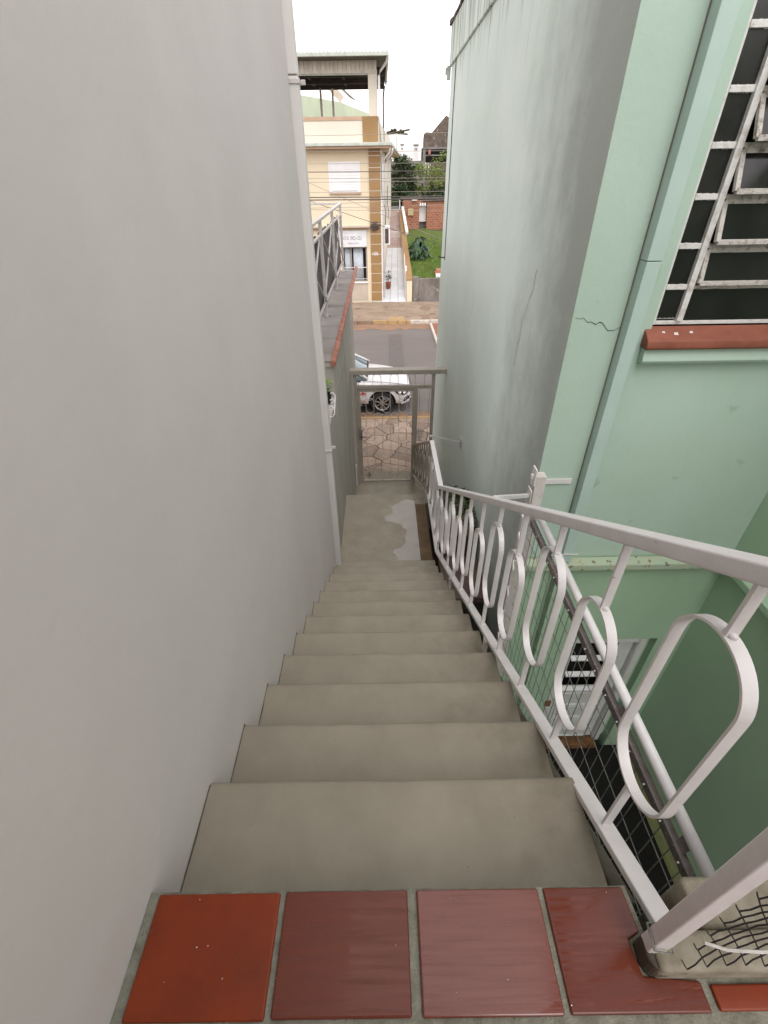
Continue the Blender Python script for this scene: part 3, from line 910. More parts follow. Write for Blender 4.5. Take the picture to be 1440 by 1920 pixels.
for i in range(60):                                     # droplets left round its edge
    q = rng.choice(ol)
    cx_, cy_ = q[0] - rng.uniform(.01, .07), q[1] + rng.uniform(-.05, .05)
    rr_ = rng.uniform(.003, .011)
    if cx_ > .4: continue
    pd.add([(cx_ + rr_ * math.cos(a) * rng.uniform(.7, 1.2), cy_ + rr_ * math.sin(a), ZL + .002) for a in [k * math.pi / 4 for k in range(8)]], [tuple(range(8))])
tag(obj('puddle', pd, 'puddle'), kind='structure')

# ------------------------------------------------------------------ stair railing with oval rings
rl = thing('stair_railing', 'white stair railing with tall oval rings of bent flat bar', 'railing', (.58, 2.4, -2.4))
GX = .58
def z_hand(y): return .792 - .6045 * (y - .502)
def z_bot(y): return -.135 - .579 * (y - .545)
obj('handrail', MB().bar((GX, .215, z_hand(.215) + .018), (GX, 3.93, z_hand(3.93) + .018), .052, .036), 'white_metal', rl, bevel=.006)
ZH2 = z_hand(3.93) + .018
obj('handrail', MB().bar((GX, 3.925, ZH2), (GX, 4.90, ZH2 + .01), .052, .036), 'white_metal', rl, bevel=.006)
obj('handrail', MB().bar((GX, 4.895, ZH2 + .008), (GX, 7.68, -2.76), .052, .036), 'gate_metal', rl, bevel=.006)
obj('bottom_rail', MB().bar((GX, .255, z_bot(.255) - .012), (GX, 3.86, z_bot(3.86) - .012), .046, .024), 'white_metal', rl, bevel=.004)
ZB2 = z_bot(3.86) - .012
obj('bottom_rail', MB().bar((GX, 3.855, ZB2), (GX, 4.93, ZB2 + .03), .046, .024), 'white_metal', rl, bevel=.004)
obj('bottom_rail', MB().bar((GX, 4.925, ZB2 + .028), (GX, 7.68, -3.42), .046, .024), 'gate_metal', rl, bevel=.004)
ring_src = {}
def rail_ring(y, zc, h, ztop, zbot, mt_='white_metal'):
    key = (round(h, 3), mt_)
    if key not in ring_src:
        ring_src[key] = obj('oval_ring', ring_mb(GX, y, zc, .205, h, .026, .006, n=24), mt_, rl, origin=(GX, y, zc))
        smooth_by_angle(ring_src[key], 50)
    else:
        inst(ring_src[key], (GX, y, zc), rl)
    obj('stub', MB().box(GX - .011, GX + .011, y - .004, y + .004, zc + h / 2 - .004, ztop), mt_, rl)
    obj('stub', MB().box(GX - .011, GX + .011, y - .004, y + .004, zbot, zc - h / 2 + .004), mt_, rl)
for i in range(11):
    y = .502 + .333 * i
    if y > 3.9: break
    zc = .392 - .602 * (y - .502) - (.0 if i % 2 == 0 else .082)
    rail_ring(y, zc, .55 if i % 2 == 0 else .512, z_hand(y) + .004, z_bot(y) - .004)
for i in range(3):
    y = 4.14 + .30 * i
    zc = (ZH2 + ZB2) / 2 + (.04 if i % 2 else -.04)
    rail_ring(y, zc, .512, ZH2 - .01, ZB2 + .01)
for i in range(8):
    y = 5.10 + .32 * i
    t = (y - 4.9) / 2.78
    zt = ZH2 + .008 + (-2.76 - ZH2) * t; zb = ZB2 + .028 + (-3.42 - ZB2) * t
    rail_ring(y, (zt + zb) / 2 + (.03 if i % 2 else -.03), .44, zt - .01, zb + .008, 'gate_metal')
weld = None
for i in range(10):
    y = .502 + .333 * i
    zc = .392 - .602 * (y - .502) - (.0 if i % 2 == 0 else .082)
    hh = .275 if i % 2 == 0 else .256
    for zz in (z_hand(y) - .002, zc + hh + .003, zc - hh - .003, z_bot(y) + .002):
        if weld is None:
            weld = obj('weld_bead', MB().lathe((GX, y, zz), [(.004, -.005), (.0125, -.003), (.0135, .001), (.009, .004), (.003, .005)], 9), 'white_metal', rl, smooth=True, origin=(GX, y, zz))
            weld.scale = (1, .7, 1)
        else:
            inst(weld, (GX, y, zz), rl, rot=(rng.uniform(-.3, .3), 0, rng.uniform(0, 6)), scale=(1.0, rng.uniform(.55, .8), rng.uniform(.8, 1.2)))
# foot plates welded to the steps' edge
for y in (1.66, 2.85):
    obj('foot_bracket', MB().box(GX - .03, GX - .012, y - .02, y + .02, z_bot(y) - .13, z_bot(y) - .02), 'old_white', rl)
# end post of the landing railing
post = thing('railing_post', 'square white post at the top of the stair railing standing by the curb', 'post', (.535, .235, .0))
obj('shaft', MB().box(.508, .546, .220, .249, .03, 1.02), 'white_metal', post, bevel=.004)
obj('dark_wire_tie', MB().tube([(.503, .215, .10), (.527, .214, .085), (.551, .215, .07), (.551, .253, .085), (.527, .254, .10), (.503, .253, .11)], .0022, 5, closed=True), 'wire', post)
# brackets tying the rail to the green wall
b1 = thing('rail_bracket', 'thin white bar tying the landing rail corner to the green wall', 'bracket', (.84, 5.75, -1.75))
obj('bar', MB().bar((.60, 5.28, -1.37), (1.092, 5.82, -1.755), .022, .022), 'white_metal', b1, bevel=.002)
obj('plate', MB().box(1.088, 1.098, 5.76, 5.88, -1.83, -1.68), 'old_white', b1, bevel=.002)
b2 = thing('rail_bracket', 'white bar from the stair handrail to the plate on the tall square post', 'bracket', (.8, 2.1, -.2))
obj('bar', MB().bar((.60, 2.06, -.12), (.985, 2.60, -.475), .024, .024), 'white_metal', b2, bevel=.002)
obj('plate', MB().box(.984, .993, 2.56, 2.64, -.56, -.42), 'old_white', b2, bevel=.002)

# ------------------------------------------------------------------ wire screen over the side passage
sc = thing('wire_screen', 'tall steel wire screen under a thick white tube beside the stairs', 'screen', (1.03, 1.6, -4.1))
obj('tube', MB().tube([(1.06, .40, -.589), (1.06, 2.58, -.589)], .023, 16), 'pipe_white', sc, smooth=True)
obj('square_post', MB().box(1.015, 1.085, 2.60, 2.67, -4.2, -.33), 'old_white', sc, bevel=.004)
obj('side_post', MB().box(.955, 1.0, 2.545, 2.585, -4.2, -.62), 'old_white', sc, bevel=.003)
obj('post_arm', MB().box(1.086, 1.34, 2.778, 2.788, -.50, -.462).box(1.05, 1.086, 2.66, 2.788, -.498, -.464), 'white_metal', sc)
ang = MB().box(1.024, 1.030, .52, 2.56, -.70, -.655).box(1.030, 1.052, .52, 2.56, -.661, -.655)
obj('angle_iron', ang, 'thin_iron', sc)
for i in range(15):
    yb = .58 + i * .13
    obj('screw', MB().lathe((1.0215, yb, -.678), [(.007, -.003), (.007, .003)], 8, 'Y'), 'chrome', sc)
for yb in (.62, 1.12, 1.66, 2.2):
    obj('hanger', MB().bar((1.033, yb, -.675), (1.055, yb, -.60), .045, .006, up=(1, 0, 0)), 'thin_iron', sc)
obj('end_bracket', MB().bar((1.03, .53, -.68), (1.03, .36, -.74), .05, .02).bar((1.03, .54, -.68), (1.10, .40, -.62), .04, .02), 'thin_iron', sc)
wv = MB()
for i in range(29):
    yy = .56 + i * .069
    wv.bar((1.023, yy, -.66), (1.023, yy, -4.1), .0032, .0032, up=(1, 0, 0))
obj('vertical_wires', wv, 'wire', sc)
wh = MB()
for i in range(19):
    zz = -.80 - i * .172
    wh.bar((1.019, .50, zz), (1.019, 2.575, zz), .0032, .0032)
obj('horizontal_wires', wh, 'wire', sc)
for i in range(9):
    zz = -.78 - i * .27
    obj('clip', MB().bar((.95, 2.54, zz + .03), (.95, 2.50, zz - .02), .01, .012).bar((.95, 2.54, zz + .03), (.975, 2.55, zz + .03), .01, .01), 'white_metal', sc)
obj('post_flange', MB().box(1.005, 1.0145, 2.595, 2.675, -.40, -.28).box(.99, 1.005, 2.62, 2.65, -.36, -.33), 'white_metal', sc, bevel=.002)

# ------------------------------------------------------------------ green house on the right
gh = thing('green_house', 'mint green plastered house with mildewed side wall and barred dark window', 'house', (2.5, 5, -4.4))
YF = 2.792
XI = 2.805
obj('side_wall', MB().box(1.1, 1.32, YF + .003, 9.40, -4.5, 2.58), 'mildew', gh, bevel=.006)
par = MB().box(1.075, 1.34, YF + .0, 9.46, 2.583, 3.02)
obj('parapet', par, 'mildew', gh, bevel=.01)
cap = MB()
yy = YF
segs = []
while yy < 9.5:
    segs.append((yy, 3.021 + rng.uniform(0, .03))); yy += .16
for (a, h) in segs:
    cap.box(1.06 + rng.uniform(-.012, .012), 1.36, a + .001, a + .159, 3.022, 3.04 + rng.uniform(0, .035))
obj('parapet_cap', cap, 'far_stone', gh)
obj('cornice_end', MB().box(1.045, 1.10, 9.465, 9.50, 2.44, 2.60).box(1.02, 1.044, 9.48, 9.495, 2.50, 2.58), 'gutter', gh)
obj('wall_hook', MB().tube([(1.098, 8.9, .15), (1.02, 8.92, .15), (.99, 8.92, .17)], .01, 6), 'joint', gh)
# thin cable running down the side wall
cpts = [(1.094, 8.86 + .012 * math.sin(i * 2), 3.0 - i * .24) for i in range(13)]
tag(obj('wall_cable', MB().tube(cpts, .006, 5), 'joint'), 'thin dark cable running down the far end of the stained mint wall', 'cable')
# front wall built round the window and the door
fwall = MB()
fwall.box(1.1005, 1.575, YF, YF + .18, -1.20, 3.02)
fwall.box(1.575, XI, YF, YF + .18, -1.20, .50)
fwall.box(1.575, XI, YF, YF + .18, 2.60, 3.02)
obj('front_wall', fwall, 'green_front', gh)
flow = MB()
flow.box(1.1005, 1.722, YF + .002, YF + .18, -4.5, -1.201)
flow.box(1.722, XI, YF + .002, YF + .18, -2.258, -1.201)
flow.box(2.56, XI, YF + .002, YF + .18, -4.5, -2.2585)
obj('front_wall', flow, 'green_low', gh)
rw = MB().box(XI, XI + .3, -3.2, YF - .001, -4.5, 2.2).box(XI, XI + .3, YF, YF + .18, -4.5, 3.02)
obj('wing_wall', rw, 'green_dark', gh)
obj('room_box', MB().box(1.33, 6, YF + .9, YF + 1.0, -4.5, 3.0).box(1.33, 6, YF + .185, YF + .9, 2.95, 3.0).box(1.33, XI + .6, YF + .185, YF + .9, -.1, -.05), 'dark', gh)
obj('roof', MB().box(1.36, 7, YF + .19, 9.4, 2.95, 3.0).box(XI + .31, 7, -3.2, YF - .01, 2.1, 2.15).box(XI + .31, 7, YF, YF + .18, 2.1, 3.0), 'far_grey', gh)
# ledge between the two storeys, carried round on to the wing
ld = MB().extrude([(1.05, YF - .001, -1.215), (1.05, YF - .075, -1.24), (1.05, YF - .075, -1.30), (1.05, YF - .001, -1.30)], (XI - 1.05, 0, 0))
obj('ledge', ld, 'ledge', gh, bevel=.006)
ld2 = MB().extrude([(XI - .001, YF - .078, -1.215), (XI - .075, YF - .078, -1.24), (XI - .075, YF - .078, -1.30), (XI - .001, YF - .078, -1.30)], (0, -5.8, 0))
obj('ledge', ld2, 'green_dark', gh, bevel=.006)
# cracks
def crack(pts, w, mt_='joint'):
    mb = MB()
    n = len(pts)
    for i, p in enumerate(pts):
        ww = w * (1 - abs(2 * i / (n - 1) - 1) * .7)
        mb.v.append(Vector(p) + Vector((0, 0, ww))); mb.v.append(Vector(p) - Vector((0, 0, ww)))
    for i in range(n - 1):
        mb.f.append((2 * i, 2 * i + 2, 2 * i + 3, 2 * i + 1))
    return mb
cp = []
x = 1.115; z = .62
for i in range(22):
    cp.append((x, YF - .0015, z)); x += .016; z += rng.uniform(-.02, .013)
obj('crack', crack(cp, .0028), 'joint', gh)
for (ya, za, k) in ((3.6, .75, 26), (5.9, .2, 16)):
    cp = []
    for i in range(k):
        cp.append((1.0985, ya, za)); ya += rng.uniform(-.015, .03); za -= .03
    mbc = MB()
    for i, p in enumerate(cp):
        ww = .004 * rng.uniform(.3, 1)
        mbc.v.append(Vector(p) + Vector((0, ww, 0))); mbc.v.append(Vector(p) - Vector((0, ww, 0)))
    for i in range(len(cp) - 1): mbc.f.append((2 * i, 2 * i + 2, 2 * i + 3, 2 * i + 1))
    obj('crack', mbc, 'far_grey', gh)
cp = [(XI - .0015, 2.2 - .05 * i + rng.uniform(-.01, .01), -.25 - .05 * i + rng.uniform(-.03, .03)) for i in range(8)]
obj('crack', crack(cp, .002), 'green_dark', gh)

# window: dark panes in a flaking steel frame
win = obj('window', MB().box(1.577, 1.60, YF + .025, YF + .055, .572, 2.598).box(1.60, XI - .001, YF + .025, YF + .055, .572, .592), 'sash_clean', gh, bevel=.002)
bars_z = [.592, .772, .972, 1.19, 1.395, 1.597, 1.804, 2.01, 2.21, 2.42, 2.59]
obj('mullion', MB().box(1.714, 1.7472, YF + .01, YF + .055, .593, 2.598), 'sash_clean', win, bevel=.002)
for z in bars_z[1:]:
    obj('glazing_bar', MB().box(1.6005, 1.7165, YF + .022, YF + .05, z - .013, z + .013), 'sash_clean', win, bevel=.002)
for za, zb in zip(bars_z[:-1], bars_z[1:]):
    obj('pane', MB().box(1.6005, 1.7165, YF + .036, YF + .040, za + .0115, zb - .0115), 'dark_glass', win)
# wide right-hand panes, some tilted open in their own sashes
for i, (za, zb) in enumerate(zip(bars_z[:-1], bars_z[1:])):
    if i in (1, 2, 3, 4, 5, 7):
        tilt = {1: .03, 2: .055, 3: .06, 4: .075, 5: .07, 7: .08}[i]
        zt, zb_ = zb - .02, za + .022
        xa, xb = 1.762, XI - .012
        fr = MB()
        t = .014
        def Q(x, z, d):
            f = (zt - z) / (zt - zb_)
            return (x, YF + .03 - tilt * f - d, z)
        for (p, q) in (((xa, zt), (xb, zt)), ((xa, zb_), (xb, zb_)), ((xa, zb_), (xa, zt)), ((xb, zb_), (xb, zt))):
            fr.bar(Q(*p, .0), Q(*q, .0), .024, .022, up=(0, 1, 0))
        obj('sash', fr, 'sash', win, bevel=.002)
        pn = MB().add([Q(xa, zb_, -.004), Q(xb, zb_, -.004), Q(xb, zt, -.004), Q(xa, zt, -.004), Q(xa, zb_, .0), Q(xb, zb_, .0), Q(xb, zt, .0), Q(xa, zt, .0)],
                      [(0, 1, 2, 3), (7, 6, 5, 4), (0, 4, 5, 1), (1, 5, 6, 2), (2, 6, 7, 3), (3, 7, 4, 0)])
        obj('pane', pn, 'dark_glass', win)
    else:
        obj('pane', MB().box(1.7475, XI - .001, YF + .034, YF + .038, za, zb - .006), 'dark_glass', win)
    obj('glazing_bar', MB().box(1.7475, XI - .001, YF + .022, YF + .05, zb - .010, zb + .010), 'sash', win, bevel=.002)
# crumbling putty along the edges of the panes
def putty(xa, xb, z, dz, y):
    mb = MB()
    n = 16
    for i in range(n + 1):
        x = xa + (xb - xa) * i / n
        h = rng.uniform(.001, .005) if rng.random() < .75 else .001
        mb.v += [Vector((x, y, z)), Vector((x, y, z + dz * h)), Vector((x, y + .003, z)), Vector((x, y + .003, z + dz * h))]
    for i in range(n):
        a = 4 * i
        mb.f += [(a, a + 4, a + 5, a + 1), (a + 2, a + 3, a + 7, a + 6), (a + 1, a + 5, a + 7, a + 3)]
    return mb
for za, zb in zip(bars_z[:-1], bars_z[1:]):
    obj('putty', putty(1.602, 1.715, zb - .0115, -1, YF + .0325), 'sash_clean', win)
    obj('putty', putty(1.602, 1.715, za + .0115, 1, YF + .0325), 'sash', win)
for i in (0, 6, 8, 9):
    obj('putty', putty(1.75, XI - .004, bars_z[i + 1] - .0105, -1, YF + .0305), 'sash', win)
# red sill and its moulding
for i, (xa, xb) in enumerate(((1.535, XI - .002),)):
    obj('sill', MB().extrude([(xa + .003, YF + .02, .568), (xa + .003, YF - .075, .505), (xa + .003, YF - .082, .470), (xa + .003, YF - .074, .455), (xa + .003, YF + .02, .455)], (xb - xa - .006, 0, 0)), 'brick_sill', gh, bevel=.006)
obj('sill_moulding', MB().extrude([(1.548, YF - .002, .454), (1.548, YF - .045, .452), (1.548, YF - .062, .385), (1.548, YF - .05, .365), (1.548, YF - .002, .36)], (XI - 1.55, 0, 0)), 'green_front', gh, bevel=.004)
# paint flakes dropped on the sill
def sillz(y): return .568 + (y - (YF + .02)) * (.568 - .505) / .095
for (xx, yy, s_) in ((1.64, -.02, .009), (1.71, -.03, .013), (1.80, -.022, .010)):
    q = [(xx - s_, YF + yy - s_ * .5), (xx + s_, YF + yy - s_ * .7), (xx + s_ * .8, YF + yy + s_ * .5), (xx - s_ * .7, YF + yy + s_ * .4)]
    obj('paint_flake', MB().add([(p[0], p[1], sillz(p[1]) - .002) for p in q] + [(p[0], p[1], sillz(p[1]) + .0015) for p in q],
                                [(0, 3, 2, 1), (4, 5, 6, 7), (0, 1, 5, 4), (1, 2, 6, 5), (2, 3, 7, 6), (3, 0, 4, 7)]), 'sash_clean', gh)
# downpipe beside the window
gp = thing('downpipe', 'square mint green downpipe beside the dark window of the green house', 'downpipe', (1.44, 2.74, -1.25))
obj('pipe', MB().box(1.396, 1.474, 2.712, 2.7905, -1.20, .915), 'green_pipe', gp, bevel=.004)
obj('pipe', MB().box(1.394, 1.476, 2.710, 2.7905, .918, 3.3), 'green_pipe', gp, bevel=.004)
obj('pipe', MB().box(1.40, 1.47, 2.714, 2.790, -4.2, -1.305), 'green_low', gp, bevel=.004)
obj('pipe_gap', MB().box(1.388, 1.3932, 2.7885, 2.7915, -1.2, 3.0), mat('damp_joint', (.20, .17, .15), rough=.9), gp)  # thin brownish strip drawn along the pipe's left edge
obj('pipe_clip', MB().box(1.375, 1.51, 2.703, 2.709, -1.115, -1.105), 'white_metal', gp)
obj('paint_chip', MB().extrude([(1.50, 2.7895, .78), (1.525, 2.7895, .80), (1.53, 2.7895, .86), (1.515, 2.7895, .90)], (0, .001, 0)), 'green_low', gh)

# back door of the green house
dr = obj('door', MB().box(1.80, 2.40, YF + .06, YF + .10, -4.095, -3.135).box(1.80, 1.842, YF + .06, YF + .10, -3.135, -2.33).box(2.262, 2.40, YF + .06, YF + .10, -3.135, -2.33).box(1.842, 2.262, YF + .06, YF + .10, -2.365, -2.33), 'door_white', gh)
obj('door_frame', MB().box(1.723, 1.795, YF + .01, YF + .15, -4.095, -2.26).box(2.405, 2.475, YF + .01, YF + .15, -4.095, -2.26).box(1.795, 2.405, YF + .01, YF + .15, -2.325, -2.26), 'door_white', gh, bevel=.003)
obj('door_reveal', MB().box(2.477, 2.559, YF + .08, YF + .16, -4.095, -2.262), 'green_low', gh)
obj('side_panel', MB().box(2.41, 2.47, YF + .0, YF + .008, -4.09, -2.27), 'door_white', gh)
for z in (-2.61, -2.872, -3.128):
    obj('slat', MB().extrude([(1.842, YF + .07, z + .02), (1.842, YF + .03, z - .005), (1.842, YF + .03, z - .02), (1.842, YF + .07, z + .005)], (.42, 0, 0)), 'white', dr)
for (za, zb) in ((-3.42, -3.20), (-3.66, -3.46), (-3.90, -3.70), (-4.06, -3.94)):
    obj('raised_panel', MB().extrude([(1.86, YF + .059, zb), (1.86, YF + .045, zb - .015), (1.86, YF + .045, za + .02), (1.86, YF + .03, za + .008), (1.86, YF + .03, za), (1.86, YF + .059, za)], (.46, 0, 0)), 'door_white', dr, bevel=.002)
obj('lock_plate', MB().box(1.70, 1.76, YF - .012, YF + .008, -3.36, -3.27), 'rust', gh, bevel=.003)
obj('threshold', MB().box(1.78, 2.44, YF - .055, YF + .10, -4.19, -4.10), 'rust', gh, bevel=.01)
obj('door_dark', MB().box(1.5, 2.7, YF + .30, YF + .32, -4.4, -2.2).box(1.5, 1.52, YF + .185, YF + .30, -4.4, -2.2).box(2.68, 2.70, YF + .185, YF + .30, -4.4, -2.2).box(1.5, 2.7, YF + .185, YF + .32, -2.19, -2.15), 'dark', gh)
# yard floor and kerb in the passage
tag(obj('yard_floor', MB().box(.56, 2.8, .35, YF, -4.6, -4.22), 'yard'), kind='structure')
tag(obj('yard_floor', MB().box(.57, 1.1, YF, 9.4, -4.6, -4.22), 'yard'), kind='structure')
tag(obj('yard_kerb', MB().box(2.715, 2.80, .5, 2.60, -4.22, -3.97), 'lime_kerb', bevel=.02), 'narrow lime painted kerb along the foot of the dark green wall', 'kerb')
# scraps in the passage
tag(obj('paper_scrap', MB().add([(1.55, 1.3, -4.20), (1.62, 1.27, -4.19), (1.66, 1.36, -4.17), (1.58, 1.40, -4.21), (1.60, 1.33, -4.15)], [(0, 1, 4), (1, 2, 4), (2, 3, 4), (3, 0, 4)]), 'white'),
    'crumpled white paper scrap lying in the dark passage', 'litter')

# planter between the landing and the green wall
pl = thing('planter', 'dark clay planter full of leafy plants between landing rail and stained wall', 'planter', (.85, 4.8, -2.6))
obj('box', MB().box(.625, 1.09, 4.12, 5.08, -2.60, -2.06), 'dark_brown_wall', pl, bevel=.01)
obj('rim', MB().box(.615, 1.095, 4.10, 4.16, -2.06, -2.02), 'pink_ledge', pl, bevel=.008)
lm = MB()
for i in range(260):
    c = Vector((rng.uniform(.64, 1.07), rng.uniform(4.15, 5.0), -2.05 + min(.12, abs(rng.gauss(0, .07)))))
    a = rng.uniform(0, 6.28)
    d = Vector((math.cos(a), math.sin(a), rng.uniform(-.5, .7))).normalized() * rng.uniform(.04, .09)
    s = d.cross(Vector((rng.uniform(-.4, .4), rng.uniform(-.4, .4), 1))).normalized() * d.length * .42
    lm.add([c - d, c + s, c + d, c - s], [(0, 1, 2, 3)])
obj('foliage', lm, 'leaf_dark', pl)
tag(obj('cement_ledge', MB().box(.63, 1.09, 3.42, 4.08, -2.42, -2.34), 'pink_ledge', bevel=.01), 'pinkish cement ledge in front of the dark planter', 'ledge')

# ------------------------------------------------------------------ street gate
GY = 7.75
gt = thing('street_gate', 'beige metal street gate with ovals of bent rod under a flat beam', 'gate', (.2, GY, ZG))
obj('beam', MB().box(-.60, 1.098, GY - .06, GY + .10, -1.436, -1.362), 'gate_metal', gt, bevel=.004)
obj('post', MB().box(-.492, -.432, GY - .03, GY + .03, ZG, -1.437), 'gate_metal', gt, bevel=.003)
obj('post', MB().box(.862, .916, GY - .03, GY + .03, ZG, -1.437), 'gate_metal', gt, bevel=.003)
obj('post', MB().box(.585, .628, GY - .028, GY + .028, ZG, -1.70), 'gate_metal', gt, bevel=.003)
obj('transom', MB().box(-.431, .861, GY - .028, GY + .028, -1.70, -1.64), 'gate_metal', gt, bevel=.003)
leaf = obj('door_leaf', MB().box(-.43, -.385, GY - .02, GY + .02, ZG + .03, -1.705).box(.535, .58, GY - .02, GY + .02, ZG + .03, -1.705)
           .box(-.385, .535, GY - .02, GY + .02, -1.752, -1.705).box(-.385, .535, GY - .02, GY + .02, ZG + .03, ZG + .055), 'gate_metal', gt, bevel=.002)
obj('lock', MB().box(-.435, -.372, GY - .045, GY - .021, -2.66, -2.46), 'thin_iron', leaf, bevel=.004)
obj('lock_lever', MB().tube([(-.40, GY - .045, -2.58), (-.40, GY - .08, -2.58), (-.30, GY - .085, -2.59)], .008, 8), 'black_plastic', leaf, smooth=True)
obj('floor_bolt', MB().box(-.60 + .07, -.505, GY - .10, GY - .06, ZG + .0, ZG + .45), 'white_metal', gt, bevel=.003)
rows = [-1.752, -1.87, -2.157, -2.43, -2.72, -3.0, -3.28, -3.56]
PITCH = .1465
src = None
def gate_oval(cx, cz, w, h, parent):
    global src
    key = (round(w, 3), round(h, 3))
    if src is None: src = {}
    if key not in src:
        src[key] = obj('oval', MB().tube([(cx + p, GY, cz + q) for (p, q) in stadium(w, h, 8)], .0048, 6, closed=True), 'old_white', parent, smooth=True, origin=(cx, GY, cz))
    else:
        inst(src[key], (cx, GY, cz), parent)
cols = [-.385 + PITCH * (i + .0) + .02 for i in range(7)]
for i, cx in enumerate(cols):
    for r in range(1, 7):
        if (i + r) % 2 == 0:
            zt, zb = rows[r], rows[r + 1]
            gate_oval(cx, (zt + zb) / 2, .138, .280, leaf)
    if cx + .073 < .53:
        obj('rod', MB().box(cx + PITCH / 2 - .002, cx + PITCH / 2 + .002, GY - .002, GY + .002, ZG + .05, -1.75), 'old_white', leaf)
# short lower half ovals at the top row of the door
for i, cx in enumerate(cols):
    if i % 2 == 1:
        gate_oval(cx, -1.87 + .06, .138, .20, leaf)
# fixed side panel and transom light
for r in range(1, 7):
    if r % 2 == 1: gate_oval(.745, (rows[r] + rows[r + 1]) / 2, .145, .280, gt)
for xx in (.66, .83):
    obj('rod', MB().box(xx - .002, xx + .002, GY - .002, GY + .002, ZG + .02, -1.70), 'thin_iron', gt)
for cx in (-.38, -.085, .21, .505, .80):
    gate_oval(cx, -1.575, .14, .27, gt)
tag(obj('dry_leaf', MB().add([(-.33, 8.0, ZG + .0), (-.28, 7.98, ZG + .04), (-.24, 8.03, ZG), (-.29, 8.08, ZG + .05)], [(0, 1, 3), (1, 2, 3)]), 'brown_leaf'),
    'curled brown dry leaf on the white threshold behind the gate', 'leaf')
# ------------------------------------------------------------------ black net at the landing rail
net = MB()
cell = .03
nu, nv = 22, 24
def netp(u, v):
    x = .562 + u * cell * 1.25
    z = .066 + v * .034
    drape = .020 * math.exp(-v * .5)                    # the hem drapes forward over the curb
    x += .004 * math.sin(v * .5 + u * .3)
    return Vector((x, .212 - drape + .005 * math.sin(u * .55 + v * .25), z + .012 * math.sin(u * .5 + 1) * math.exp(-v * .15)))
for v in range(nv):
    for u in range(nu):
        off = .5 if v % 2 else 0
        a = netp(u + off, v)
        for du in (-.5, .5):
            b_ = netp(u + off + du, v + 1)
            net.tube([a, (a + b_) / 2 + Vector((0, rng.uniform(-.002, .002), -.001)), b_], .0013, 4)
tag(obj('safety_net', net, 'net'), 'black plastic diamond net tied along the landing railing above the curb', 'net')
crd = [(.558, .208, .19), (.60, .20, .178), (.66, .197, .176), (.74, .20, .18), (.9, .20, .19), (1.2, .20, .20)]
tag(obj('cord', MB().tube(crd, .0028, 6), 'cord'), 'thin white cord strung through the black net from the post', 'cord')

# ------------------------------------------------------------------ building across the street
YB = 24.6
bd = thing('cream_building', 'cream two storey shop building with brown corner column across the street', 'building', (-3, 27, Z_FAR))
obj('wall', MB().prism([(-9, YB + .22), (.05, YB + .22), (.80, 37.6), (-9, 37.6)], -4.4, 2.18), 'cream_pale', bd)
fl = MB()
fl.box(-9, -1.78, YB, YB + .218, -4.4, -.60)
fl.box(-1.78, -.60, YB, YB + .218, -4.4, -2.86)
fl.box(-.60, .06, YB, YB + .218, -4.4, -.60)
obj('shop_wall', fl, 'cream', bd)
obj('shop_wall', MB().box(-1.775, -.605, YB - .012, YB - .001, -3.70, -2.90), 'base_beige', bd)
obj('lintel', MB().box(-1.78, -.60, YB + .002, YB + .218, -1.38, -.60), 'cream', bd)
obj('upper_wall', MB().box(-9, .06, YB, YB + .218, -.599, 2.18), 'cream', bd)
obj('awning_slab', MB().box(-9, -.46, YB - .22, YB - .001, -.62, -.55), 'base_beige', bd, bevel=.01)
obj('awning_slab', MB().box(-9, -.46, YB - .08, YB - .0012, -.70, -.622), 'salmon', bd)
colm = obj('corner_column', MB().box(-.43, .075, YB - .07, YB - .0015, -4.2, 2.17), 'cream_pale', bd)
z = -3.70
while z < 2.1:
    obj('column_panel', MB().box(-.425, .068, YB - .084, YB - .071, z, min(z + .378, 2.16)), 'brown', colm, bevel=.004)
    z += .405
obj('corner_trim', MB().box(.076, .125, YB - .03, YB + .217, -4.2, 2.17), 'white', bd)
# cornice, gutter, parapet
obj('cornice', MB().prism([(-9, YB - .48), (.50, YB - .48), (1.3, 37.6), (-9, 37.6)], 2.185, 2.26), 'salmon', bd)
obj('cornice', MB().prism([(-9, YB - .56), (.55, YB - .56), (1.38, 37.6), (-9, 37.6)], 2.262, 2.375), 'gutter', bd, bevel=.015)
obj('parapet', MB().prism([(-9, YB - .02), (.02, YB - .02), (.72, 37), (-9, 37)], 2.376, 3.10), 'cream_pale', bd)
obj('parapet_band', MB().box(-9, -.64, YB - .045, YB + .2, 3.101, 3.22), 'salmon', bd)
obj('parapet_panel', MB().box(-.64, .0, YB - .05, YB - .021, 2.378, 3.22), 'brown', bd)
obj('parapet_panel', MB().box(-.64, .015, YB - .0205, YB + .2, 3.101, 3.215), 'brown', bd)
obj('roof_post', MB().box(-.37, -.01, YB - .0, YB + .3, 3.216, 4.60), 'cream_pale', bd, bevel=.006)
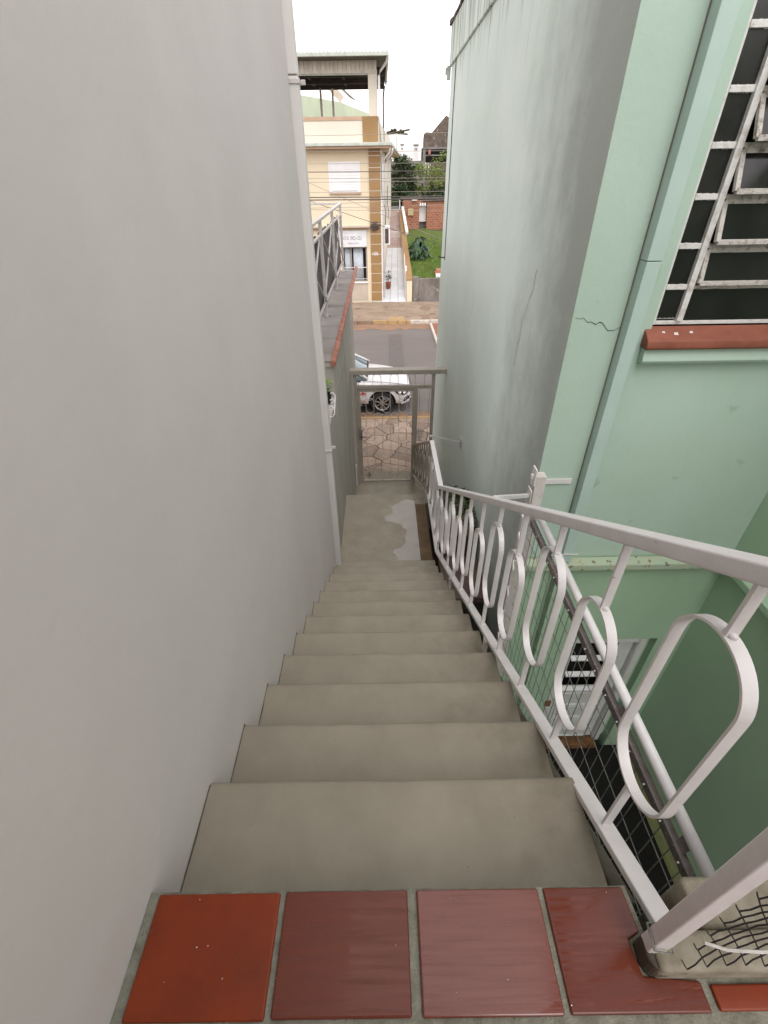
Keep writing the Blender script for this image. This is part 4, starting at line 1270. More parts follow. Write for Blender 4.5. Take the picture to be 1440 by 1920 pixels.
# open roof over the terrace
rf = obj('roof', MB().box(-9, .36, YB - .75, 30.0, 4.885, 4.93), 'roof_under', bd)
for i in range(60):
    xx = .36 - i * .155
    if xx < -9: break
    obj('roof_ridge', MB().tube([(xx, YB - .80, 4.965), (xx, 30.0, 4.965)], .05, 6), 'tin', rf)
obj('gutter', MB().box(-9, .42, YB - .86, YB - .755, 4.86, 4.975), 'gutter', rf, bevel=.01)
obj('gutter', MB().box(.365, .44, YB - .74, 30.0, 4.80, 4.965), 'gutter', rf, bevel=.01)
for i in range(26):
    xx = -.03 - i * .165
    obj('fascia_board', MB().box(xx - .155, xx, YB - .04, YB - .02, 4.50, 4.86), 'board', bd)
obj('beam', MB().box(-9, -.38, YB - .0, YB + .12, 4.46, 4.60), 'gutter', bd)
for yy in (26.4, 28.2, 29.9):
    obj('beam', MB().box(-9, .33, yy - .06, yy + .06, 4.62, 4.88), 'roof_dark', bd)
for xx in (-3.0, -1.5):
    obj('beam', MB().box(xx - .05, xx + .05, YB + .2, 29.8, 4.74, 4.884), 'roof_dark', bd)
for (xx, yy) in ((-2.72, 29.6), (-2.15, 29.6)):
    obj('thin_post', MB().box(xx - .05, xx + .05, yy - .05, yy + .05, 3.1, 4.62), 'board', bd)
# downpipes at the corner
def dpipe(pts, r=.045):
    return MB().tube(pts, r, 8)
obj('downpipe', dpipe([(.38, YB - .7, 4.86), (.36, YB - .5, 4.75), (.12, YB - .1, 4.55), (.06, YB - .1, 4.4), (.06, YB - .1, 3.2), (.10, YB + .3, 2.4)]), 'white', bd, smooth=True)
obj('downpipe', dpipe([(.42, 29, 4.8), (.3, 29, 4.5), (.26, 29, 4.2), (.26, 29, 2.4)], .04), 'far_grey', bd, smooth=True)
obj('downpipe', dpipe([(.48, YB - .4, 2.2), (.46, YB - .3, 2.05), (.24, YB - .06, 1.85), (.175, YB - .03, 1.7), (.175, YB - .03, -3.6)], .035), 'white', bd, smooth=True)
obj('downpipe', dpipe([(.60, YB + .3, 2.2), (.56, YB + .4, 2.02), (.36, YB + .6, 1.85), (.30, YB + .6, 1.7), (.30, YB + .6, -.3)]), 'white', bd, smooth=True)
obj('downpipe', dpipe([(.30, YB + 1.0, 2.1), (.27, YB + 1.0, -1.0)], .02), 'far_grey', bd, smooth=True)
obj('side_wire', MB().tube([(.10, YB - .05, 2.0), (.12, YB - .05, .6), (.30, YB + .2, -.1), (.18, YB - .05, -.9)], .012, 5), 'cable', bd)
obj('side_wire', MB().tube([(.40, YB + 1.2, .9), (.38, YB + 1.2, .2), (.44, YB + 1.2, -.1), (.40, YB + 1.2, -.4)], .014, 5), 'cable', bd)
# shuttered window upstairs
sw = obj('shutter_window', MB().box(-2.16, -.80, YB - .03, YB - .002, .68, 1.77), 'white', bd, bevel=.006)
obj('shutter', MB().box(-2.06, -.90, YB - .045, YB - .031, .74, 1.60), 'path_tile', sw, bevel=.004)
for i in range(8):
    z = .76 + i * .105
    obj('slat', MB().box(-2.05, -.91, YB - .053, YB - .0455, z, z + .095), 'white', sw, bevel=.002)
obj('sill', MB().box(-2.16, -.78, YB - .07, YB - .002, .63, .68), 'salmon', bd)
# shop window with curtains behind the glass
gw = obj('shop_window', MB().box(-1.775, -1.72, YB + .06, YB + .12, -2.855, -1.385).box(-.665, -.605, YB + .06, YB + .12, -2.855, -1.385).box(-1.72, -.665, YB + .06, YB + .12, -1.44, -1.385)
         .box(-1.72, -.665, YB + .06, YB + .12, -2.855, -2.82).box(-1.37, -1.33, YB + .05, YB + .12, -2.82, -1.44), 'gate_metal', bd, bevel=.004)
obj('window_back', MB().box(-1.775, -.605, YB + .205, YB + .217, -2.855, -1.385), 'dark', gw)
for (xa, xb) in ((-1.66, -1.39), (-1.25, -.80)):
    cu = MB()
    n = 26
    a = [(xa + (xb - xa) * i / n, YB + .165 + .022 * math.sin(i * 1.5) + .006 * math.sin(i * .6), -1.45) for i in range(n + 1)]
    c = [(p[0], p[1] + .004 * math.sin(i), -2.84) for i, p in enumerate(a)]
    cu.add(a + c, [(i, i + 1, n + 2 + i, n + 1 + i) for i in range(n)])
    co = obj('curtain', cu, 'curtain', gw, smooth=True)
    co.modifiers.new('thickness', 'SOLIDIFY').thickness = .004
obj('grille_bar', MB().box(-1.77, -.61, YB + .01, YB + .022, -2.26, -2.235), 'white', gw)
obj('grille_bar', MB().box(-1.77, -.61, YB + .01, YB + .022, -2.75, -2.73), 'white', gw)
obj('window_sill', MB().box(-1.80, -.58, YB - .06, YB + .055, -2.92, -2.862), 'white', bd, bevel=.005)
# sign board and house number
sg = thing('shop_sign', 'white sign board with a telephone number above the shop window', 'sign', (-1.15, YB - .05, -1.40))
obj('board', MB().box(-1.85, -.60, YB - .06, YB - .03, -1.39, -.73), 'sign', sg, bevel=.004)
RX90 = (rad(90), 0, 0)
text_mesh('phone_number', '51 2923-1251', .20, 'sign_ink', sg, (-1.52, YB - .062, -1.10), RX90).scale = (.63, 1, 1)
obj('phone_mark', MB().tube([(-1.61 + .062 * math.cos(a), YB - .062, -1.035 + .062 * math.sin(a)) for a in [i * math.pi / 8 for i in range(16)]], .008, 5, closed=True)
    .bar((-1.635, YB - .062, -1.06), (-1.585, YB - .062, -1.01), .012, .006), 'sign_ink', sg)
text_mesh('sign_line', 'Estética e Saúde', .11, 'sign_ink2', sg, (-1.48, YB - .062, -1.27), RX90).scale = (.72, 1, 1)
hn = thing('house_number', 'white house number 1606 on the brown corner column', 'number', (-.18, YB - .09, -1.75))
text_mesh('digits', '1606', .20, 'digit', hn, (-.365, YB - .0855, -1.735), RX90, extrude=.008, bold=.004, space=1.12).scale = (.66, 1, 1)
# meter box on the side
mbx = thing('meter_box', 'white framed box with brown panel on the side of the cream building', 'box', (.38, YB + .5, -1.3))
obj('frame', MB().box(.185, .47, YB + .0, YB + .50, -1.33, -.58), 'white', mbx, bevel=.01)
obj('panel', MB().box(.245, .41, YB - .012, YB - .001, -1.27, -.68), 'trunk', mbx)
ww = thing('cable_bundle', 'tangled bundle of dark wires on the column at awning height', 'cables', (-.18, YB - .15, -.7))
wbm = MB()
for i in range(14):
    p0 = Vector((-.45 + rng.uniform(0, .15), YB - .12, -.6 + rng.uniform(-.1, .1)))
    ptsw = [p0 + Vector((j * .09, rng.uniform(-.05, .03), rng.uniform(-.12, .12))) for j in range(5)]
    wbm.tube(ptsw, .010, 4)
obj('wires', wbm, 'cable', ww)

# house with a pale green gable behind the roof terrace
gg = thing('green_gable_house', 'pale green gable wall seen under the open roof across the street', 'house', (-3, 40, -3))
obj('gable_wall', MB().extrude([(-9, 39.6, -4), (.1, 39.6, -4), (.1, 39.6, 4.30), (-2.36, 39.6, 5.1), (-4.7, 39.6, 5.45), (-9, 39.6, 6.0)], (0, .3, 0)), 'pale_green', gg)
br = thing('porch_roof', 'slanted pale board roof end hanging under the open roof across the street', 'roof', (-3, 35, 5))
obj('barge_board', MB().bar((-3.05, 34.0, 5.62), (-1.95, 34.0, 4.66), .10, .34, up=(0, 0, 1)), 'base_beige', br)
obj('roof_sheet', MB().add([(-3.1, 33.9, 5.95), (-1.55, 33.9, 4.74), (-1.35, 37, 4.9), (-3.1, 37, 6.2), (-3.1, 33.9, 6.01), (-1.55, 33.9, 4.80), (-1.35, 37, 4.96), (-3.1, 37, 6.26)],
                           [(0, 1, 2, 3), (7, 6, 5, 4), (0, 4, 5, 1), (1, 5, 6, 2), (2, 6, 7, 3), (3, 7, 4, 0)]), 'roof_under', br)

# ------------------------------------------------------------------ path up the side, its wall, gates
def zp(y): return -3.72 + .226 * (y - 24.6)
path = obj('side_path', MB().add([(.05, 24.4, zp(24.4) - .03), (1.26, 24.4, zp(24.4) - .03), (1.42, 39, zp(39) - .03), (.85, 39, zp(39) - .03),
                                  (.05, 24.4, -4.4), (1.26, 24.4, -4.4), (1.42, 39, -4.4), (.85, 39, -4.4)],
                                 [(0, 1, 2, 3), (4, 5, 1, 0), (5, 6, 2, 1), (6, 7, 3, 2), (7, 4, 0, 3)]), 'path_joint')
tag(path, kind='structure')
y = 24.42
row = 0
while y < 38.0:
    d = .46 if y < 31.3 else .62
    mk = 'path_tile' if y < 31.3 else 'path_tile_pink'
    t0 = (y - 24.4) / 14.6; t1 = (y + d - 24.4) / 14.6
    for c in range(3):
        def X(t, u): return (.05 + .80 * t) + ((1.26 + .16 * t) - (.05 + .80 * t)) * u
        ua, ub = c / 3 + .008, (c + 1) / 3 - .008
        q = [(X(t0, ua), y + .008), (X(t0, ub), y + .008), (X(t1, ub), y + d - .008), (X(t1, ua), y + d - .008)]
        top = [(p[0], p[1], zp(p[1]) + .0) for p in q]; low = [(p[0], p[1], zp(p[1]) - .03) for p in q]
        obj('path_tile', MB().add(low + top, [(0, 3, 2, 1), (4, 5, 6, 7), (0, 1, 5, 4), (1, 2, 6, 5), (2, 3, 7, 6), (3, 0, 4, 7)]), mk, path)
    y += d; row += 1
pw = thing('path_wall', 'cream wall with a brown sloping cap along the white tiled path', 'wall', (1.4, 30, -4))
def zw(y): return -2.78 + .166 * (y - 24.65)
obj('wall', MB().add([(1.27, 24.45, -4.4), (1.53, 24.45, -4.4), (1.56, 37.5, -4.4), (1.34, 37.5, -4.4), (1.27, 24.45, zw(24.45)), (1.53, 24.45, zw(24.45)), (1.56, 37.5, zw(37.5)), (1.34, 37.5, zw(37.5))],
                     [(0, 3, 2, 1), (4, 5, 6, 7), (0, 1, 5, 4), (1, 2, 6, 5), (2, 3, 7, 6), (3, 0, 4, 7)]), 'cream', pw)
obj('cap', MB().add([(1.25, 24.43, zw(24.45) + .002), (1.55, 24.43, zw(24.45) + .002), (1.58, 37.5, zw(37.5) + .002), (1.32, 37.5, zw(37.5) + .002),
                     (1.25, 24.43, zw(24.45) + .05), (1.55, 24.43, zw(24.45) + .05), (1.58, 37.5, zw(37.5) + .05), (1.32, 37.5, zw(37.5) + .05)],
                    [(0, 3, 2, 1), (4, 5, 6, 7), (0, 1, 5, 4), (1, 2, 6, 5), (2, 3, 7, 6), (3, 0, 4, 7)]), 'brown', pw)
obj('white_cap', MB().bar((1.60, 31.5, zw(31.5) + .16), (1.56, 37.0, zw(37.0) + .22), .16, .16), 'white', pw)
obj('white_block', MB().box(1.22, 1.32, 25.6, 25.9, zw(25.7) + .03, zw(25.7) + .22), 'white', pw, bevel=.01)
obj('white_panel', MB().add([(1.24, 24.9, -3.6), (1.24, 27.6, -3.0), (1.24, 27.2, -2.0), (1.24, 25.0, -2.75), (1.262, 24.9, -3.6), (1.262, 27.6, -3.0), (1.262, 27.2, -2.0), (1.262, 25.0, -2.75)],
                            [(0, 1, 2, 3), (7, 6, 5, 4), (0, 4, 5, 1), (1, 5, 6, 2), (2, 6, 7, 3), (3, 7, 4, 0)]), 'white', pw)
wg = thing('low_gate', 'low white picket gate across the pink tiled path', 'gate', (1.0, 33, -1.9))
for i in range(9):
    xx = .70 + i * .073
    obj('picket', MB().box(xx - .012, xx + .012, 32.99, 33.01, zp(33) + .02, zp(33) + .28), 'white', wg)
obj('rail', MB().box(.66, 1.32, 32.985, 33.015, zp(33) + .28, zp(33) + .31).box(.66, 1.32, 32.985, 33.015, zp(33) + .0, zp(33) + .025), 'white', wg)
bgate = thing('black_gate', 'black barred gate between white posts at the top of the path', 'gate', (1.0, 38.2, -1.4))
for i in range(13):
    xx = .76 + i * .048
    obj('bar', MB().box(xx - .007, xx + .007, 38.19, 38.21, zp(38.2), -.30), 'black_plastic', bgate)
obj('frame', MB().box(.73, .75, 38.18, 38.22, zp(38.2), -.25).box(1.38, 1.44, 38.18, 38.22, -1.0, -.10).box(.75, 1.38, 38.18, 38.22, -.66, -.64), 'white', bgate)
tag(obj('gate_backdrop_wall', MB().box(.4, 1.6, 40.2, 40.4, -3, -.1), 'leaf_dark'), 'dark hedge wall behind the black barred gate', 'hedge')

# potted plant on the path
pot = thing('potted_plant', 'small bushy plant in a terracotta pot on the white tiled path', 'plant', (.40, 25.9, zp(25.9)))
obj('pot', MB().lathe((.40, 25.9, zp(25.9)), [(.085, 0), (.125, .24), (.145, .25), (.145, .31), (.12, .31), (.115, .27)], 18), 'terracotta', pot, smooth=True)
obj('stem', MB().tube([(.40, 25.9, zp(25.9) + .27), (.405, 25.9, zp(25.9) + .50)], .014, 6), 'trunk', pot)
lm = MB()
for i in range(170):
    while True:
        p = Vector((rng.uniform(-1, 1), rng.uniform(-1, 1), rng.uniform(-1, 1)))
        if p.length < 1: break
    c = Vector((.40, 25.9, zp(25.9) + .60)) + Vector((p.x * .20, p.y * .2, p.z * .26))
    a = rng.uniform(0, 6.28)
    d = Vector((math.cos(a), math.sin(a), rng.uniform(-.3, .8))).normalized() * .055
    s = d.cross(Vector((rng.uniform(-.5, .5), 0, 1))).normalized() * .024
    lm.add([c - d, c + s, c + d, c - s], [(0, 1, 2, 3)])
obj('foliage', lm, 'leaf_mid', pot)

# ------------------------------------------------------------------ garden: retaining wall, lawn, large-leaved bush, shed
rwall = thing('retaining_wall', 'stained grey rendered retaining wall below the grassy garden', 'wall', (2.6, 24.8, -4))
obj('wall', MB().box(1.86, 9, 24.62, 24.85, -4.4, -2.78), 'stained_wall', rwall, bevel=.01)
obj('pier', MB().box(1.56, 1.855, 24.56, 24.87, -4.4, -2.70), 'stained_wall', rwall, bevel=.01)
def zg(x, y): return -2.82 + .072 * (y - 24.86) + .03 * math.sin(x * 2.1 + y * .7)
gr = grid_sheet(1.58, 12, 24.86, 38.6, zg, 24, 30)
tag(obj('garden_ground', gr, 'lawn_soil'), kind='structure')
gb = MB()
for i in range(26000):
    x = rng.uniform(1.6, 5.2); y = 24.9 + 13.2 * rng.random() ** 1.2
    if y > 34 + rng.gauss(0, 1.2): continue
    z = zg(x, y)
    h = rng.uniform(.04, .11) * (1.4 if rng.random() < .1 else 1)
    a = rng.uniform(0, 6.28)
    dx, dy = math.cos(a) * .014, math.sin(a) * .014
    lx, ly = rng.uniform(-.04, .04), rng.uniform(-.04, .04)
    gb.add([(x - dx, y - dy, z - .01), (x + dx, y + dy, z - .01), (x + lx, y + ly, z + h)], [(0, 1, 2)])
tag(obj('grass', gb, 'grass'), 'short bright green grass on the garden slope', 'grass', kind='stuff')
# big-leaved bush: each leaf a part
bush = thing('large_leaf_bush', 'dark green bush of large glossy drooping leaves on the lawn', 'bush', (2.15, 29, zg(2.1, 29)))
def leaf_mesh():
    mb = MB()
    prof = [(0, .0), (.10, .12), (.30, .20), (.55, .19), (.80, .10), (1.0, 0)]
    for (t, w) in prof:
        zc = -.22 * t * t
        mb.v += [Vector((-w, t, zc - .03 * (w > 0))), Vector((0, t, zc + .02)), Vector((w, t, zc - .03 * (w > 0)))]
    for i in range(len(prof) - 1):
        a = i * 3
        mb.f += [(a, a + 1, a + 4, a + 3), (a + 1, a + 2, a + 5, a + 4)]
    return mb
lsrc = None
for i in range(95):
    a = rng.uniform(0, 2 * math.pi); e = rng.uniform(.1, 1.2)
    rr = .62 * math.cos(e) * rng.uniform(.55, 1)
    c = Vector((2.13 + rr * math.cos(a) * .95, 29.0 + rr * math.sin(a), zg(2.1, 29) + .12 + 1.1 * math.sin(e) * rng.uniform(.6, 1.0)))
    rot = (rng.uniform(-1.1, -.2), rng.uniform(-.35, .35), a - math.pi / 2 + rng.uniform(-.5, .5))
    s_ = rng.uniform(.27, .46)
    if lsrc is None:
        lsrc = obj('leaf', leaf_mesh(), 'leaf_big', bush, smooth=True, origin=(0, 0, 0))
        lsrc.location = c - LOC[bush.name]; lsrc.rotation_euler = rot; lsrc.scale = (s_,) * 3
    else:
        inst(lsrc, c, bush, rot, s_)
stm = MB()
for i in range(16):
    a = rng.uniform(0, 6.28)
    stm.tube([(2.13, 29, zg(2.1, 29) - .05), (2.13 + .25 * math.cos(a), 29 + .25 * math.sin(a), zg(2.1, 29) + .4), (2.13 + .5 * math.cos(a), 29 + .5 * math.sin(a), zg(2.1, 29) + .65)], .015, 5)
obj('stems', stm, 'leaf_dark', bush)
# loose bricks and white slab at the garden edge
tag(obj('brick_stack', MB().box(2.70, 3.3, 25.35, 25.75, -2.82, -2.60).box(2.76, 3.3, 25.40, 25.7, -2.598, -2.50), 'cap_brick', bevel=.01), 'small stack of red bricks at the edge of the lawn', 'bricks')
tag(obj('white_slab', MB().box(2.72, 3.3, 25.0, 25.3, -2.80, -2.66), 'white', bevel=.01), 'white slab lying in front of the small brick stack', 'slab')
# brick shed
sd_ = thing('brick_shed', 'long red brick shed with an open doorway behind the lawn', 'shed', (3.2, 38.5, -2.2))
ZS = zg(3, 38.3)
obj('wall', MB().box(1.62, 2.78, 38.3, 38.55, -2.6, -.10).box(3.30, 7.5, 38.3, 38.55, -2.6, -.22).box(2.78, 3.30, 38.3, 38.55, -.32, -.12), 'brickwork', sd_)
obj('doorway', MB().box(2.70, 3.4, 38.75, 38.80, -2.6, -.1), 'far_grey', sd_)
obj('doorway_door', MB().box(2.80, 3.28, 38.60, 38.64, -1.42, -.42), 'sage_plaster', sd_)
obj('roof', MB().box(3.0, 7.6, 38.2, 41, -.21, -.08), 'roof_dark', sd_)
obj('roof', MB().box(1.5, 2.99, 38.25, 41, -.09, -.04), 'trunk', sd_)
obj('floor_slab', MB().box(2.80, 7.5, 37.7, 38.29, -2.4, -1.88), 'pink_ledge', sd_)
tag(obj('wall_box', MB().box(1.98, 2.36, 38.20, 38.295, -1.02, -.62), 'sand_box', bevel=.01), 'sand coloured square box on the brick shed wall', 'box')
for i, xx in enumerate((2.84, 3.0, 3.16)):
    cl2 = MB().add([(xx - .05, 38.22, -.30), (xx + .05, 38.22, -.30), (xx + .07, 38.20, -.46), (xx, 38.24, -.52), (xx - .06, 38.21, -.45)], [(0, 1, 2, 3, 4)])
    co = tag(obj('hung_cloth', cl2, 'white'), 'small white cloth, %s of three hung over the shed doorway' % ('leftmost', 'middle one', 'rightmost')[i], 'cloth', 'white cloths over the shed doorway')
    co.modifiers.new('thickness', 'SOLIDIFY').thickness = .01
tag(obj('shed_lamp', MB().box(2.25, 2.6, 38.15, 38.295, -.16, -.11), 'white'), 'short white tube lamp under the shed eave', 'lamp')

# ------------------------------------------------------------------ trees
def crown(c, rx, ry, rz, clumps, per, size, seed, flat=.0):
    r = random.Random(seed)
    mb = MB()
    for k in range(clumps):
        while True:
            p = Vector((r.uniform(-1, 1), r.uniform(-1, 1), r.uniform(-1, 1)))
            if .35 < p.length < 1: break
        cc = Vector(c) + Vector((p.x * rx, p.y * ry, p.z * rz))
        cr = r.uniform(.5, 1.1) * min(rx, rz) * .33
        for j in range(per):
            q = Vector((r.gauss(0, 1), r.gauss(0, 1), r.gauss(0, .8)))
            q = q.normalized() * cr * r.uniform(.4, 1.1)
            a = Vector((r.uniform(-1, 1), r.uniform(-1, 1), r.uniform(-.6, .6))).normalized()
            b_ = a.cross(Vector((r.uniform(-1, 1), r.uniform(-1, 1), 1.5))).normalized()
            s = size * r.uniform(.6, 1.3)
            o_ = cc + q
            mb.add([o_ - a * s, o_ + b_ * s * .5, o_ + a * s, o_ - b_ * s * .5], [(0, 1, 2, 3)])
    return mb
def tree(name, label, base, h, c, rx, ry, rz, mt_, clumps, per, size, seed, spread=.5):
    t = thing(name, label, 'tree', base, 'trees behind the brick shed')
    tb = MB()
    r = random.Random(seed + 100)
    bx, by, bz = base
    top = Vector(c)
    tb.tube([(bx, by, bz), (bx + .05, by, bz + h * .5), tuple(top)], [.16, .12, .05], 8)
    for i in range(7):
        a = r.uniform(0, 6.28)
        m_ = Vector((bx, by, bz + h * r.uniform(.35, .7)))
        e = Vector(c) + Vector((math.cos(a) * rx * .8, math.sin(a) * ry * .8, r.uniform(-.3, .7) * rz))
        tb.tube([m_, (m_ + e) / 2 + Vector((0, 0, .15)), e], [.06, .04, .015], 6)
    obj('trunk', tb, 'trunk', t)
    obj('crown', crown(c, rx, ry, rz, clumps, per, size, seed), mt_, t)
tree('dark_tree', 'dense dark leafy tree with brownish tips beside the cream building', (1.9, 43, -2.4), 2.4, (1.75, 43, .95), 1.15, 1.2, 1.45, 'leaf_dark', 70, 95, .085, 1)
tree('low_tree', 'low mid green tree beneath the dark tree behind the shed', (1.7, 41.5, -2.4), 1.6, (1.55, 41.5, -.02), .95, .8, .75, 'leaf_mid', 40, 85, .07, 2)
tree('lime_tree', 'lime green open crowned tree in the middle behind the shed', (3.6, 44, -2.4), 2.4, (3.35, 44, .75), 1.35, 1.2, 1.25, 'leaf_lime', 60, 70, .07, 3)
tree('olive_tree', 'olive green thin crowned tree at the right end behind the shed', (5.4, 46, -2.4), 2.8, (5.2, 46, .9), 1.5, 1.3, 1.75, 'leaf_lime', 66, 60, .07, 4)
tree('shade_tree', 'small dark shadowy tree under the olive tree behind the shed', (4.9, 43, -2.4), 1.6, (4.6, 43, .05), 1.1, .9, .6, 'leaf_dark', 40, 70, .07, 6)  # same dark foliage colour as the tall dark tree
tree('hill_tree', 'round dark green tree on the skyline far behind the white houses', (2.9, 95, 0), 6, (2.75, 95, 6.2), 2.0, 1.5, .85, 'leaf_mid', 60, 60, .16, 5)

# ------------------------------------------------------------------ far houses
tag(obj('far_hill', grid_sheet(-60, 60, 38.7, 140, lambda x, y: -2.2 + .035 * (y - 38.7), 10, 10), 'earth'), kind='structure')
wh_ = thing('white_gable_house', 'plain white gable wall on the far skyline', 'house', (3.5, 75, -1))
obj('wall', MB().extrude([(.5, 75, -1), (6.4, 75, -1), (6.4, 75, 4.6), (5.2, 75, 5.2), (1.7, 75, 5.45), (.5, 75, 5.2)], (0, .4, 0)), 'sage_plaster', wh_)
obj('roof', MB().extrude([(.4, 74.9, 5.25), (1.7, 74.9, 5.5), (4.0, 74.9, 5.82), (4.0, 74.9, 5.92), (1.7, 74.9, 5.62), (.4, 74.9, 5.4)], (0, 2, 0)), 'far_stone', wh_)
for i, (xx, zz, w, lb) in enumerate(((2.75, 3.05, .30, 'narrow grey topped chimney block on the white far roof'), (4.35, 3.0, .50, 'wide pale chimney block on the white far roof'))):
    ch = thing('chimney', lb, 'chimney', (xx, 68, zz))
    obj('stack', MB().box(xx - w / 2, xx + w / 2, 68, 68.4, zz - .3, zz + .95), 'sage_plaster', ch)
    obj('top', MB().box(xx - w / 2 - .04, xx + w / 2 + .04, 67.95, 68.45, zz + .951, zz + 1.08), 'far_grey', ch)
    for q in range(2):
        obj('vent', MB().box(xx - w * .3 + q * w * .35, xx - w * .08 + q * w * .35, 67.98, 67.999, zz + .55, zz + .75), 'far_grey', ch)
tag(obj('antenna', MB().tube([(2.25, 72, 3), (2.25, 72, 5.0)], .025, 5), 'far_grey'), 'thin upright antenna before the white far gable', 'antenna')
sh_ = thing('stone_gable_house', 'old brown stone gable house with an open dark porch on the far right', 'house', (7, 66, -1))
obj('gable', MB().extrude([(5.05, 66, 3.75), (8.3, 66, 3.75), (8.3, 66, 5.9), (7.45, 66, 6.45), (5.95, 66, 5.0), (5.3, 66, 5.05), (5.05, 66, 4.85)], (0, .5, 0)), 'far_stone', sh_)
obj('beam', MB().box(5.0, 8.3, 65.9, 66.4, 3.55, 3.748), 'far_grey', sh_)
obj('beam', MB().box(5.3, 8.3, 65.95, 66.3, 2.95, 3.06), 'far_grey', sh_)
obj('pillar', MB().box(5.02, 5.32, 65.95, 66.4, -1, 3.548), 'far_grey', sh_)
obj('back_wall', MB().box(5.0, 8.3, 68, 68.2, -1, 3.7), 'dark', sh_)
obj('wall', MB().box(5.33, 8.3, 66.0, 66.3, -1, 2.3), 'far_stone', sh_)
tag(obj('red_pot', MB().box(5.62, 5.86, 65.7, 65.88, 3.07, 3.5), 'cap_brick'), 'small red pot standing on the far porch beam', 'pot')
gl = thing('grey_outbuilding', 'low dark grey outbuilding with a white window strip above the trees', 'building', (3, 60, -1))
obj('wall', MB().box(1.0, 4.6, 60, 61, -1, 2.42), 'far_grey', gl)
obj('window_strip', MB().box(3.2, 3.75, 59.97, 59.999, 1.9, 2.1), 'white', gl)
for i in range(4):
    xx = 4.85 + i * .17
    tag(obj('fence_post', MB().box(xx - .03, xx + .03, 60, 60.06, 1.2, 2.3 - i * .05), 'sage_plaster'), 'white picket post, %s in the row before the far porch' % ('leftmost', 'second from left', 'third from left', 'rightmost')[i], 'fence post', 'white fence posts before the far porch')

# ------------------------------------------------------------------ overhead cables
def cable(zl, zr, y, r, sag, mt_, label, grp, x0=-14, x1=14):
    pts = []
    for i in range(25):
        t = i / 24
        pts.append((x0 + (x1 - x0) * t, y, zl + (zr - zl) * t - sag * 4 * t * (1 - t)))
    tag(obj('overhead_cable', MB().tube(pts, r, 5), mt_), label, 'cable', grp)
G = 'overhead cables crossing the street view'
for (z, dz, sg_, where) in ((2.4, .1, .25, 'passing before the parapet above the cornice'), (1.95, -.10, .25, 'passing close beneath the gutter of the cornice'),
                            (1.62, -.06, .25, 'passing just above the top edge of the shutter'), (1.20, -.1, .2, 'crossing the upper middle of the shutter'),
                            (1.10, -.04, .22, 'crossing the exact middle of the shutter'), (.80, -.06, .25, 'crossing the lowest slats of the shutter'),
                            (.50, .2, .2, 'uppermost of three below the thick black pair'), (.36, .1, .2, 'middle one of three below the thick black pair'),
                            (.25, -.25, .2, 'lowest of three below the thick black pair')):
    cable(z - dz + sg_, z + dz + sg_, 20.2 + rng.uniform(-.1, .1), .0065, sg_, 'cable_pale', 'thin pale overhead cable ' + where, G)
cable(1.42 + .3, 1.36 + .3, 20.0, .012, .3, 'cable', 'dark overhead cable passing across the upstairs shutter', G)
cable(.69 + .3, .62 + .3, 20.1, .016, .3, 'cable', 'thick black overhead cable, upper one of the close pair below the shutter', G)
cable(.60 + .3, .58 + .3, 19.9, .018, .3, 'cable', 'thick black overhead cable, lower one of the close pair below the shutter', G)
cable(2.9, -1.3, 20.5, .007, .1, 'cable_pale', 'thin slanting cable running down across the upstairs shutter', G, -7, 4)
cable(1.9, -1.6, 20.4, .009, .15, 'cable', 'thin dark slanting cable crossing just below the upstairs shutter', G, -6.5, 5)

# ------------------------------------------------------------------ parked white car
CZ = Z_STREET
CY = 12.36
car = thing('parked_car', 'white parked hatchback with a small orange logo on its door seen through the gate', 'car', (-1.2, CY, CZ))
def loft(stations, mirror=True):
    """stations: x, [(halfwidth, z) ...] from the sill to the centre line"""
    mb = MB()
    k = len(stations[0][1])
    ring = 2 * k
    for (x, prof) in stations:
        for (hw, z) in prof: mb.v.append(Vector((x, CY - hw, CZ + z)))
        for (hw, z) in reversed(prof): mb.v.append(Vector((x, CY + hw, CZ + z)))
    for i in range(len(stations) - 1):
        for j in range(ring):
            j2 = (j + 1) % ring
            mb.f.append((i * ring + j, i * ring + j2, (i + 1) * ring + j2, (i + 1) * ring + j))
    mb.f.append(tuple(reversed(range(ring))))
    mb.f.append(tuple((len(stations) - 1) * ring + j for j in range(ring)))
    return mb
S = [
    (-3.16, [(.55, .40), (.66, .45), (.70, .62), (.70, .75), (.64, .86), (.35, .90), (.02, .91)]),
    (-3.08, [(.60, .28), (.74, .36), (.78, .60), (.77, .80), (.70, .92), (.38, .97), (.02, .98)]),
    (-2.60, [(.66, .22), (.80, .32), (.825, .62), (.81, .84), (.74, .95), (.40, 1.00), (.02, 1.01)]),
    (-1.90, [(.70, .20), (.81, .30), (.83, .60), (.82, .83), (.74, .94), (.40, .99), (.02, 1.00)]),
    (-1.20, [(.70, .20), (.81, .30), (.83, .60), (.82, .82), (.74, .93), (.40, .98), (.02, .99)]),
    (-.62, [(.70, .20), (.81, .30), (.83, .58), (.82, .80), (.74, .91), (.40, .97), (.02, .99)]),
    (-.38, [(.70, .20), (.81, .30), (.83, .57), (.815, .78), (.72, .885), (.40, .945), (.02, .965)]),
    (.0, [(.68, .20), (.81, .30), (.835, .55), (.81, .74), (.70, .845), (.40, .90), (.02, .92)]),
    (.35, [(.64, .19), (.79, .28), (.82, .50), (.79, .68), (.67, .79), (.38, .845), (.02, .865)]),
    (.58, [(.58, .18), (.73, .26), (.76, .46), (.72, .61), (.60, .72), (.34, .775), (.02, .795)]),
    (.70, [(.50, .18), (.63, .25), (.66, .42), (.62, .55), (.50, .655), (.30, .70), (.02, .715)]),
    (.77, [(.38, .20), (.48, .27), (.52, .40), (.49, .50), (.40, .57), (.25, .60), (.02, .61)]),
]
